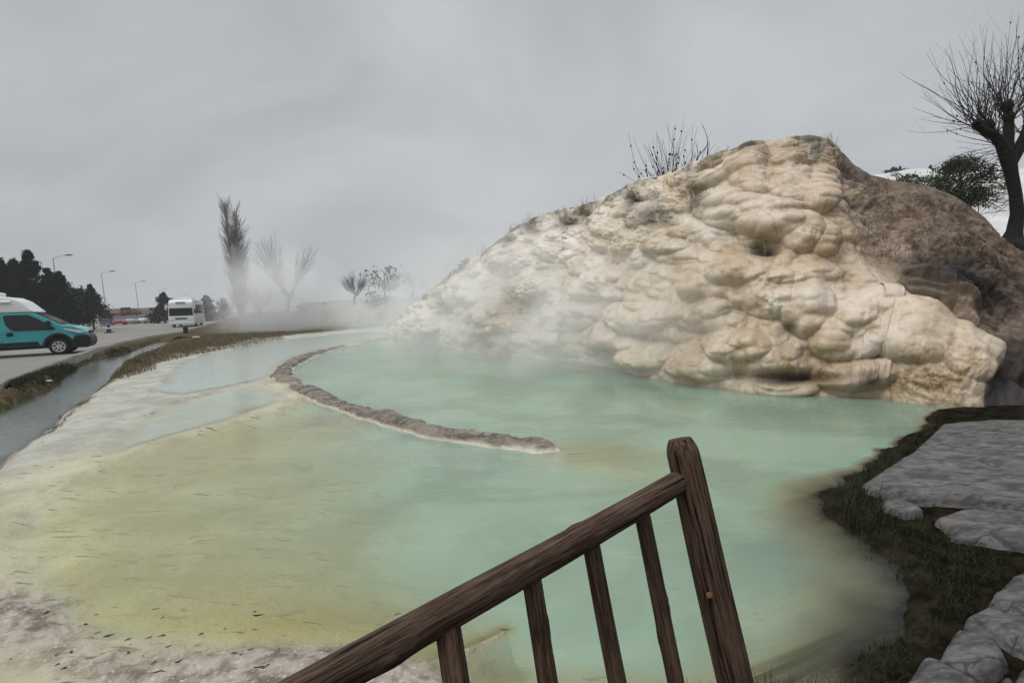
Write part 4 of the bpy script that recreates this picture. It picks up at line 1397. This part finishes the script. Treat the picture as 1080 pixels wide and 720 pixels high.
def lamp_parts(root, h=9.0):
    bmb = bmesh.new()
    cyl(bmb, (0, 0, h / 2), .09, h, 'Z', 12, .05)
    bm_obj('pole', bmb, MAT['steel'], root, root.matrix_world.copy())
    t = Tubes()
    t.add([(0, 0, h - .3), (.05, 0, h + .02), (.4, 0, h + .18), (1.6, 0, h + .32)], [.04, .04, .035, .03], 8)
    me = t.build('arm', MAT['steel'])
    me.parent = root
    bmb = bmesh.new()
    box(bmb, (1.9, 0, h + .34), (.75, .26, .14))
    bm_obj('lamp_head', bmb, MAT['black'], root, root.matrix_world.copy(), bevel=.04)
    bmb = bmesh.new()
    cyl(bmb, (0, 0, .15), .16, .3, 'Z', 12)
    bm_obj('base', bmb, MAT['steel'], root, root.matrix_world.copy())


def copy_tree(o, parent=None):
    c = o.copy()
    COL.objects.link(c)
    c.parent = parent
    for ch in list(o.children):
        copy_tree(ch, c)
    return c


lp = None
for (px, top), lab in zip(((65, 272), (113, 288), (147, 298), (171, 306), (193, 312)), LL):
    hz = 334 - (px - 80) * .035
    y = (9.15 - 1.55) * 540 / (hz - top)
    b = D(px, hz, y)
    b[2] = ROADZ
    if lp is None:
        lp = empty('street_lamp', (0, 0, 0), lab, 'street lamp', LG)
        lamp_parts(lp)
        o = lp
    else:
        o = copy_tree(lp)
    o['label'] = lab
    o.matrix_world = Matrix.Translation((b[0], b[1], b[2])) @ Matrix.Rotation(.1, 4, 'Z') @ Matrix.Rotation(math.radians(-2), 4, 'Y')

# wooden utility pole
b = D(95, 344, 80); b[2] = ROADZ
t = Tubes()
t.add([b, b + np.array([-.4, 0, 3.2]), b + np.array([-.8, 0, 6.4])], [.14, .12, .10], 9)
tag(t.build('utility_pole', simple('grey_timber', (.14, .12, .10), .9, .3, 3)), 'plain wooden pole standing between the first two street lamps', 'pole')

# ------------------------------------------------------------------ vehicles
def profile(name, pts, hw, m, parent, bevel=.05, world=None):
    """side outline (x forward, z) carried across the width hw(x,z)"""
    bm = bmesh.new()
    A = [bm.verts.new((x, -hw(x, z), z)) for x, z in pts]
    B = [bm.verts.new((x, hw(x, z), z)) for x, z in pts]
    bm.faces.new(A)
    bm.faces.new(B[::-1])
    n = len(pts)
    for i in range(n):
        bm.faces.new([A[i], B[i], B[(i + 1) % n], A[(i + 1) % n]])
    return bm_obj(name, bm, m, parent, world, bevel=bevel)


def side_panel(name, pts, hw, m, parent, side=-1, off=.008, th=.02, world=None, bevel=0.0):
    bm = bmesh.new()
    A = [bm.verts.new((x, side * (hw(x, z) + off), z)) for x, z in pts]
    B = [bm.verts.new((x, side * (hw(x, z) - th), z)) for x, z in pts]
    bm.faces.new(A)
    bm.faces.new(B[::-1])
    n = len(pts)
    for i in range(n):
        bm.faces.new([A[i], B[i], B[(i + 1) % n], A[(i + 1) % n]])
    return bm_obj(name, bm, m, parent, world, bevel=bevel)


def wheel(root, x, y, r, W, rimr=.66):
    bm = bmesh.new()
    cyl(bm, (x, y, r), r, .24, 'Y', 36)
    w = bm_obj('wheel', bm, MAT['rubber'], root, W, bevel=.03)
    sgn = -1 if y < 0 else 1
    bm = bmesh.new()
    N_, yo = 32, y + sgn * .125
    def rg(rad, yy):
        return [bm.verts.new((x + math.cos(a) * rad, yy, r + math.sin(a) * rad)) for a in np.linspace(0, 2 * math.pi, N_, endpoint=False)]
    r1, r2, r3 = rg(r * rimr, yo), rg(r * rimr * .98, yo + sgn * .012), rg(r * rimr * .80, yo + sgn * .006)
    for A_, B_ in ((r1, r2), (r2, r3)):
        for q in range(N_):
            bm.faces.new([A_[q], A_[(q + 1) % N_], B_[(q + 1) % N_], B_[q]])
    for q in range(7):
        v = box(bm, (0, 0, 0), (r * rimr * .72, .014, .055))
        bmesh.ops.transform(bm, matrix=Matrix.Translation((x, yo + sgn * .004, r)) @ Matrix.Rotation(q * 2 * math.pi / 7 + .2, 4, 'Y') @ Matrix.Translation((r * rimr * .48, 0, 0)), verts=v)
    cyl(bm, (x, yo + sgn * .006, r), .075, .02, 'Y', 14)
    bm_obj('rim', bm, MAT['alloy'], w, W)
    return w


def van():
    W = None
    nose = D(99, 372, 23.0)
    ang = math.radians(31)
    hd = np.array([math.cos(ang), math.sin(ang)])
    nose = np.array([nose[0], nose[1]])
    root = empty('camper_van', (nose[0], nose[1], ROADZ), 'turquoise camper van with white high roof and black bumper parked at the left', 'van', None, ang)
    W = root.matrix_world.copy()
    def hw(x, z):
        w = 1.02 - .10 * max(0, (z - 1.15) / 1.4)
        if x > -.55:
            w -= .22 * ((x + .55) / .55) ** 2
        return w
    hw2 = lambda x, z: hw(x, z) - .004
    xs = [(-6.0, .42), (-6.03, 1.0), (-6.0, 1.80), (-4.5, 1.80), (-3, 1.80), (-1.72, 1.80), (-1.2, 1.47), (-.86, 1.24), (-.5, 1.17), (-.2, 1.05), (-.06, .9), (-.03, .62), (-.08, .42), (-.55, .42), (-.57, .60), (-.68, .74), (-.82, .82), (-.98, .84), (-1.14, .82), (-1.28, .74), (-1.39, .60), (-1.41, .42), (-4.5, .42), (-4.52, .6), (-4.63, .74), (-4.77, .82), (-4.93, .84), (-5.09, .82), (-5.23, .74), (-5.34, .6), (-5.36, .42)]
    profile('body', xs, hw2, MAT['teal'], root, .04, W)
    profile('roof', [(-6.0, 1.815), (-6.0, 2.38), (-5.9, 2.48), (-2.7, 2.5), (-2.35, 2.45), (-2.05, 2.28), (-1.78, 1.98), (-1.62, 1.815)], hw2, MAT['white'], root, .07, W)
    # windscreen
    bm = bmesh.new()
    q = [(-1.66, 1.775, .80), (-1.18, 1.475, .86), (-.87, 1.262, .88)]
    vA = [[bm.verts.new((x + .012, s * w, z + .014)) for s in (-1, -.5, 0, .5, 1)] for x, z, w in q]
    for i in range(2):
        for j in range(4):
            bm.faces.new([vA[i][j], vA[i][j + 1], vA[i + 1][j + 1], vA[i + 1][j]])
    r_ = bmesh.ops.solidify(bm, geom=bm.faces[:], thickness=.01)
    bm_obj('windscreen', bm, MAT['glass'], root, W, True)
    for s in (-1, 1):
        side_panel('window', [(-2.62, 1.66), (-2.56, 1.72), (-1.86, 1.72), (-1.55, 1.53), (-1.02, 1.10), (-1.1, 1.06), (-2.28, 1.06), (-2.42, 1.12), (-2.56, 1.3)], hw, MAT['glass'], root, s, .010, world=W)
        side_panel('window', [(-4.6, 1.08), (-4.6, 1.62), (-3.34, 1.62), (-3.28, 1.56), (-3.28, 1.12), (-3.34, 1.06)], hw, MAT['glass'], root, s, .012, world=W)
        side_panel('door_seam', [(-2.72, .5), (-2.72, 1.79), (-2.705, 1.79), (-2.705, .5)], hw, MAT['black'], root, s, .003, world=W)
        side_panel('side_trim', [(-4.35, .44), (-4.35, .60), (-1.62, .60), (-1.58, .44)], hw, MAT['black'], root, s, .022, world=W, bevel=.008)
        side_panel('door_handle', [(-2.56, .86), (-2.56, 1.02), (-2.36, 1.02), (-2.36, .86)], hw, MAT['black'], root, s, .03, world=W, bevel=.01)
        side_panel('door_handle', [(-3.12, .86), (-3.12, 1.02), (-2.9, 1.02), (-2.9, .86)], hw, MAT['black'], root, s, .03, world=W, bevel=.01)
        side_panel('headlight', [(-.72, 1.02), (-.80, 1.10), (-.55, 1.10), (-.18, .98), (-.10, .88), (-.3, .88)], hw, MAT['lens'], root, s, .012, world=W, bevel=.01)
        # arch trim
        arc = [(-.98 + .52 * math.cos(a), .36 + .56 * math.sin(a)) for a in np.linspace(-.02, math.pi + .02, 16)] + [(-.98 + .42 * math.cos(a), .36 + .46 * math.sin(a)) for a in np.linspace(math.pi + .02, -.02, 16)]
        side_panel('wheel_arch', arc, hw, MAT['black'], root, s, .02, world=W)
        bm = bmesh.new()
        box(bm, (-1.22, s * 1.16, 1.28), (.14, .2, .34))
        box(bm, (-1.22, s * 1.04, 1.16), (.06, .2, .06))
        bm_obj('mirror', bm, MAT['black'], root, W, bevel=.03)
        for x in (-.98, -4.93):
            wheel(root, x, s * .9, .345, W)
    # inner wells so that arches read dark
    bm = bmesh.new()
    box(bm, (-.98, 0, .55), (.9, 1.5, .5)); box(bm, (-4.93, 0, .55), (.9, 1.5, .5)); box(bm, (-3, 0, .36), (5.2, 1.7, .14))
    bm_obj('underbody', bm, MAT['black'], root, W)
    profile('bumper', [(-.56, .26), (-.56, .52), (-.42, .78), (-.05, .80), (.05, .68), (.07, .42), (-.05, .24)], lambda x, z: hw(x, z) + .05, MAT['black'], root, .04, W)
    bm = bmesh.new()
    box(bm, (-.015, 0, .9), (.06, .9, .12))
    bm_obj('grille', bm, MAT['black'], root, W, bevel=.02)
    bm = bmesh.new()
    cyl(bm, (-4.1, -.98, 2.26), .065, 3.5, 'X', 14)
    bm_obj('awning', bm, MAT['white'], root, W)
    bm = bmesh.new()
    box(bm, (-3.9, 0, 2.60), (2.2, 1.2, .18))
    bm_obj('roof_vent', bm, MAT['white'], root, W, bevel=.08)


van()


def bus():
    p = D(192, 345, 57)
    ang = math.atan2(-math.cos(math.radians(-24.5)), -math.sin(math.radians(-24.5)))
    root = empty('tour_bus', (p[0], p[1], ROADZ), 'white tour bus with a black windscreen coming along the road', 'bus', None, ang)
    W = root.matrix_world.copy()
    hw = lambda x, z: 1.22 - (.10 * max(0, (z - 1.2) / 1.9) if z > 1.2 else 0)
    L = 9.6
    profile('body', [(-L, .35), (-L, 2.9), (-L + .25, 3.08), (-.9, 3.08), (-.45, 2.98), (-.22, 2.75), (-.06, 1.25), (0, 1.1), (0, .4), (-.1, .3), (-1.9, .3), (-1.95, .75), (-2.2, .98), (-2.5, .98), (-2.75, .75), (-2.8, .3), (-6.4, .3), (-6.45, .75), (-6.7, .98), (-7.0, .98), (-7.25, .75), (-7.3, .3)], hw, MAT['white'], root, .1, W)
    bm = bmesh.new()
    q = [(-.30, 2.62, 1.02), (-.19, 2.0, 1.10), (-.07, 1.30, 1.14)]
    vA = [[bm.verts.new((x + .06, s * w, z)) for s in (-1, 0, 1)] for x, z, w in q]
    for i in range(2):
        for j in range(2):
            bm.faces.new([vA[i][j], vA[i][j + 1], vA[i + 1][j + 1], vA[i + 1][j]])
    bmesh.ops.solidify(bm, geom=bm.faces[:], thickness=.05)
    bm_obj('windscreen', bm, MAT['glass'], root, W)
    bm = bmesh.new()
    box(bm, (-.19, 0, 2.74), (.1, .9, .16))
    bm_obj('destination_sign', bm, MAT['steel'], root, W)
    for s in (-1, 1):
        side_panel('side_window', [(-L + .5, 1.5), (-L + .5, 2.5), (-.75, 2.5), (-.55, 1.5)], hw, MAT['glass'], root, s, .01, world=W)
        bm = bmesh.new()
        box(bm, (.0, s * .88, .78), (.08, .42, .18))
        bm_obj('headlight', bm, MAT['lens'], root, W, bevel=.03)
        bm = bmesh.new()
        box(bm, (.12, s * 1.36, 2.25), (.12, .16, .5))
        box(bm, (-.02, s * 1.25, 2.6), (.3, .22, .06))
        bm_obj('mirror', bm, MAT['white'], root, W, bevel=.02)
        for x in (-2.35, -6.85):
            wheel(root, x, s * 1.08, .46, W)
    bm = bmesh.new()
    box(bm, (.03, 0, .48), (.12, 2.36, .3))
    bm_obj('bumper', bm, MAT['white'], root, W, bevel=.05)
    bm = bmesh.new()
    box(bm, (.02, 0, .98), (.06, 1.1, .14))
    bm_obj('grille', bm, MAT['black'], root, W)
    bm = bmesh.new()
    box(bm, (-4.5, 0, 3.2), (2.4, 1.5, .26))
    bm_obj('roof_unit', bm, MAT['white'], root, W, bevel=.08)
    bm = bmesh.new()
    box(bm, (-4.8, 0, .45), (9, 2.0, .25))
    bm_obj('underbody', bm, MAT['black'], root, W)


bus()


def car(px, py, y, ang, m, label):
    p = D(px, py, y)
    root = empty('parked_car', (p[0], p[1], ROADZ), label, 'car', 'cars parked along the far side of the road', ang)
    W = root.matrix_world.copy()
    hw = lambda x, z: .86 - .16 * max(0, (z - .85) / .6)
    profile('body', [(-2.1, .3), (-2.12, .85), (-1.9, .95), (.95, .92), (1.9, .78), (2.05, .6), (2.05, .3)], hw, MAT[m], root, .06, W)
    profile('cabin', [(-1.95, .93), (-1.5, 1.40), (.1, 1.44), (.95, .9)], lambda x, z: hw(x, z) - .03, MAT['glass'], root, .05, W)
    profile('roof', [(-1.5, 1.41), (-1.3, 1.47), (-.1, 1.48), (.12, 1.45)], lambda x, z: hw(x, z) - .06, MAT[m], root, .0, W)
    for s in (-1, 1):
        for x in (-1.3, 1.25):
            wheel(root, x, s * .78, .31, W)
        bm = bmesh.new()
        box(bm, (2.0, s * .6, .68), (.1, .3, .12))
        bm_obj('headlight', bm, MAT['lens'], root, W)


car(138, 343, 88, -1.1, 'silver', 'pale parked car beneath the dark board on a post')
car(150, 342, 92, -1.2, 'white', 'white parked car near the third street lamp')
car(171, 341, 88, -1.2, 'silver', 'silver parked car in front of the dusky conifer')
car(126, 344, 84, -.9, 'red', 'red parked car in front of the brick house')
car(222, 338, 105, -1.3, 'white', 'small white car on the road right of the bus')

# low buildings at the back
def house(px, y, w, d, h, m, roofm, label, rz=.2):
    p = D(px, 340, y)
    root = empty('low_house', (p[0], p[1], ROADZ - .02), label, 'house', 'low houses at the back of the car park', rz)
    W = root.matrix_world.copy()
    bm = bmesh.new(); box(bm, (0, 0, h / 2), (w, d, h))
    bm_obj('wall', bm, MAT[m], root, W)
    bm = bmesh.new()
    v = [bm.verts.new(c) for c in ((-w / 2 - .3, -d / 2 - .3, h), (w / 2 + .3, -d / 2 - .3, h), (w / 2 + .3, d / 2 + .3, h), (-w / 2 - .3, d / 2 + .3, h), (-w / 2 + .2, 0, h + .9), (w / 2 - .2, 0, h + .9))]
    for f in ((0, 1, 5, 4), (2, 3, 4, 5), (0, 4, 3), (1, 2, 5), (3, 2, 1, 0)):
        bm.faces.new([v[i] for i in f])
    bm_obj('roof', bm, MAT[roofm], root, W)
    for i in range(3):
        bm = bmesh.new(); box(bm, ((i - 1) * w * .3, -d / 2 - .02, h * .55), (w * .16, .08, h * .4))
        bm_obj('window', bm, MAT['glass'], root, W)
    bm = bmesh.new(); box(bm, (w * .45, -d / 2 - .02, h * .38), (.9, .08, h * .74))
    bm_obj('door', bm, MAT['white'], root, W)


house(128, 100, 5.0, 5, 2.0, 'brick', 'tile', 'brick house with a tiled roof left of the dark board')
house(157, 120, 9, 6, 2.2, 'render', 'tile', 'long low pale house with a red roof behind the third street lamp')
house(340, 130, 10, 6, 2.2, 'render', 'tile', 'pale house far off on the earth bank, faint in the mist', .0)
SG = 'shrubs at the back of the car park'
for (a, y, w, h, d) in ((118, 92, 2.6, 1.8, 'low dark shrub beside the foot of the second street lamp'), (144, 98, 3.2, 2.0, 'round shrub between the dark board and the third street lamp'), (163, 96, 4, 1.9, 'wide shrub left of the dusky conifer'), (156, 104, 4, 1.6, 'low shrub in front of the long pale house'), (228, 90, 4, 1.8, 'rounded shrub between the pointed conifer and the poplar'), (207, 98, 4, 2.2, 'dim shrub just behind the right side of the bus')):
    leafy('shrub', a, 342, y, h, w, d, 'leaf', 'round', 700, .18, SG, cat='shrub')
# dark board on a post
p = D(134, 343, 90)
sg = empty('sign_board', (p[0], p[1], ROADZ), 'dark square board on a post among the parked cars', 'sign')
W = sg.matrix_world.copy()
bm = bmesh.new(); box(bm, (0, 0, 2.15), (1.7, .14, 1.5)); bm_obj('board', bm, simple('dark_board', (.03, .022, .02), .6, .3, 2), sg, W)
bm = bmesh.new(); box(bm, (-.5, .12, 1.0), (.1, .1, 2.4)); box(bm, (.5, .12, 1.0), (.1, .1, 2.4)); bm_obj('post', bm, MAT['steel'], sg, W)
bm = bmesh.new(); box(bm, (.1, -.08, 2.2), (1.1, .02, .35)); bm_obj('red_stripe', bm, MAT['red'], sg, W)
# blue grey cabinet
p = D(113, 344, 79)
cb = empty('utility_cabinet', (p[0], p[1], ROADZ), 'blue grey box at the foot of the second street lamp', 'cabinet')
W = cb.matrix_world.copy()
bm = bmesh.new(); box(bm, (0, 0, .55), (.95, .5, 1.1)); bm_obj('cabinet_body', bm, MAT['blue'], cb, W, bevel=.02)
bm = bmesh.new(); box(bm, (0, -.252, .55), (.8, .02, .9)); bm_obj('door', bm, MAT['blue'], cb, W)
bm = bmesh.new(); box(bm, (0, 0, 1.13), (1.05, .6, .06)); bm_obj('lid', bm, MAT['steel'], cb, W)
# black bollard
p = G(115, 351, ROADZ)
bo = empty('bollard', (p[0], p[1], ROADZ), 'short black bollard with a wide foot standing on the road right of the van', 'bollard')
W = bo.matrix_world.copy()
bm = bmesh.new(); cyl(bm, (0, 0, .04), .36, .08, 'Z', 20); bm_obj('foot', bm, MAT['rubber'], bo, W)
bm = bmesh.new(); cyl(bm, (0, 0, .38), .2, .62, 'Z', 20, .10); bm_obj('cone_body', bm, MAT['black'], bo, W)
bm = bmesh.new(); cyl(bm, (0, 0, .44), .185, .10, 'Z', 20, .17); bm_obj('band', bm, MAT['white'], bo, W)
# dark bin on the verge in front of the bus
p = G(196, 352, .15)
bi = empty('litter_bin', (p[0], p[1], .12), 'dark litter bin on the verge in front of the white bus', 'bin')
W = bi.matrix_world.copy()
bm = bmesh.new(); cyl(bm, (0, 0, .32), .15, .46, 'Z', 16, .18); bm_obj('bin_body', bm, simple('dark_green_metal', (.03, .035, .025), .6, .3, 3), bi, W)
bm = bmesh.new(); cyl(bm, (0, 0, .57), .195, .05, 'Z', 16, .16); bm_obj('lid', bm, MAT['black'], bi, W)
bm = bmesh.new(); cyl(bm, (0, 0, .05), .1, .14, 'Z', 10); bm_obj('foot', bm, MAT['black'], bi, W)
# pale rocks on the verge
RG = 'pale rocks on the verge'
for (a, b, s, lab) in ((207, 357, .22, 'pale flat rock on the brown verge below the bin'), (162, 367, .25, 'whitish rock at the head of the channel'), (173, 361, .2, 'small whitish rock where the channel narrows'), (51, 398, .09, 'small white rock in the grass below the kerb')):
    p = G(a, b, .12)
    bm = bmesh.new()
    bmesh.ops.create_icosphere(bm, subdivisions=3, radius=1)
    for v in bm.verts:
        c = v.co
        k = 1 + .35 * float(fbm(np.array([c.x * 1.3 + a]), np.array([c.y * 1.3]), np.array([c.z * 1.3]), o=3, s=4)[0])
        v.co = Vector((c.x * s * k, c.y * s * k * .8, c.z * s * k * .4))
    o = bm_obj('rock', bm, MAT['render'], None, Matrix.Translation((p[0], p[1], float(ground_z(p[0], p[1])[0]) + s * .1)), True)
    tag(o, lab, 'rock', RG)

# ------------------------------------------------------------------ steam and haze
def steam(name, c, r, dens, scale, seed, thr=.45, label=None):
    t = NT('steam_%d' % seed)
    co = t.co('Object')
    ln = t.n('VectorMath', {0: co}, operation='LENGTH').outputs['Value']
    fall = t.n('MapRange', {'Value': ln, 'From Min': 1.0, 'From Max': .15}, interpolation_type='SMOOTHSTEP').outputs[0]
    wco = t.n('Mapping', {'Vector': t.n('TexCoord').outputs['Object'], 'Location': (seed * 1.7, seed * .9, 0), 'Scale': tuple(x * scale for x in r)}).outputs[0]
    nn = t.noise(wco, 1.0, 3, .55, .9)
    f = t.ramp(nn, thr, thr + .3)
    d = t.mth('MULTIPLY', t.mth('MULTIPLY', f, fall), dens)
    v = t.n('VolumePrincipled', {'Color': (.97, .97, .97), 'Density': d, 'Anisotropy': .2})
    t.t.links.new(v.outputs[0], t.out.inputs['Volume'])
    bm = bmesh.new()
    bmesh.ops.create_icosphere(bm, subdivisions=3, radius=1)
    o = bm_obj(name, bm, t.m, None, Matrix.Translation(Vector(c)) @ Matrix.Diagonal((*r, 1)), True)
    tag(o, label or 'white steam drifting off the hot water', None, None, 'stuff')
    return o


steam('steam', D(288, 316, 37), (6.0, 3.5, 5.0), .6, .35, 1, .26)
steam('steam', D(415, 325, 32), (5.5, 3.0, 3.2), .55, .4, 2, .3)
steam('steam', D(610, 342, 12.4), (5.2, 2.0, 3.0), .62, .45, 3, .28)
steam('steam', D(500, 325, 16.5), (5.0, 2.2, 3.6), .5, .42, 4, .28)
steam('steam', D(455, 352, 22), (5.5, 3.5, 1.6), .25, .5, 6, .3)
steam('steam', D(715, 345, 9.8), (2.6, 1.3, 1.8), .55, .6, 5, .32)

bm = bmesh.new()
box(bm, (0, 0, 14), (1230, 1230, 31))
t = NT('haze')
v = t.n('VolumePrincipled', {'Color': (.9, .92, .95), 'Density': .0007, 'Anisotropy': .1})
t.t.links.new(v.outputs[0], t.out.inputs['Volume'])
hz = bm_obj('haze', bm, t.m)
tag(hz, None, None, None, 'stuff')

# ------------------------------------------------------------------ light
SUN_EL, SUN_AZ = math.radians(52), math.radians(-118)     # azimuth from +Y towards +X
w = bpy.data.worlds.new('World')
SC.world = w
w.use_nodes = True
nt = w.node_tree
nt.nodes.clear()
out = nt.nodes.new('ShaderNodeOutputWorld')
bg = nt.nodes.new('ShaderNodeBackground')
sky = nt.nodes.new('ShaderNodeTexSky')
sky.sky_type = 'NISHITA'
sky.sun_disc = False
sky.sun_elevation = SUN_EL
sky.sun_rotation = SUN_AZ
sky.dust_density = 4
tc = nt.nodes.new('ShaderNodeTexCoord')
sep = nt.nodes.new('ShaderNodeSeparateXYZ')
nt.links.new(tc.outputs['Generated'], sep.inputs[0])
mp = nt.nodes.new('ShaderNodeMapping')
mp.inputs['Scale'].default_value = (1, 1, 1.9)
nt.links.new(tc.outputs['Generated'], mp.inputs[0])
nz_ = nt.nodes.new('ShaderNodeTexNoise')
nz_.inputs['Scale'].default_value = 1.6
nz_.inputs['Detail'].default_value = 4
nz_.inputs['Distortion'].default_value = .5
nt.links.new(mp.outputs[0], nz_.inputs['Vector'])
cr = nt.nodes.new('ShaderNodeValToRGB')
SKYV = 5.0
cr.color_ramp.elements[0].position = .33
cr.color_ramp.elements[0].color = (.73 * SKYV, .79 * SKYV, .85 * SKYV, 1)
cr.color_ramp.elements[1].position = .68
cr.color_ramp.elements[1].color = (1.13 * SKYV, 1.16 * SKYV, 1.20 * SKYV, 1)
nt.links.new(nz_.outputs['Fac'], cr.inputs[0])
# overcast: brighter overhead
zr = nt.nodes.new('ShaderNodeMapRange')
zr.interpolation_type = 'SMOOTHSTEP'
zr.inputs['From Min'].default_value = .55
zr.inputs['From Max'].default_value = .95
zr.inputs['To Min'].default_value = 1.0
zr.inputs['To Max'].default_value = 3.6
nt.links.new(sep.outputs['Z'], zr.inputs['Value'])
ml = nt.nodes.new('ShaderNodeVectorMath')
ml.operation = 'SCALE'
nt.links.new(cr.outputs[0], ml.inputs[0])
nt.links.new(zr.outputs[0], ml.inputs['Scale'])
mx = nt.nodes.new('ShaderNodeMix')
mx.data_type = 'RGBA'
mx.inputs[0].default_value = .93
nt.links.new(sky.outputs[0], mx.inputs[6])
nt.links.new(ml.outputs[0], mx.inputs[7])
nt.links.new(mx.outputs[2], bg.inputs[0])
bg.inputs[1].default_value = .1
nt.links.new(bg.outputs[0], out.inputs[0])

sl = bpy.data.lights.new('sun', 'SUN')
sl.energy = 1.5
sl.angle = math.radians(18)
sl.color = (1, .96, .9)
so = bpy.data.objects.new('sun', sl)
sdv = Vector((math.sin(SUN_AZ) * math.cos(SUN_EL), math.cos(SUN_AZ) * math.cos(SUN_EL), math.sin(SUN_EL)))
so.matrix_world = sdv.to_track_quat('Z', 'Y').to_matrix().to_4x4()
COL.objects.link(so)

SC.view_settings.view_transform = 'Standard'
SC.view_settings.look = 'None'
SC.view_settings.gamma = 1
SC.view_settings.exposure = 0.0
SC.render.engine = 'CYCLES'
cy = SC.cycles
cy.max_bounces = 6
cy.diffuse_bounces = 3
cy.glossy_bounces = 3
cy.transmission_bounces = 4
cy.transparent_max_bounces = 12
cy.volume_bounces = 3
cy.use_denoising = True
cy.use_adaptive_sampling = False
cy.volume_step_rate = 1.0
cy.volume_max_steps = 128
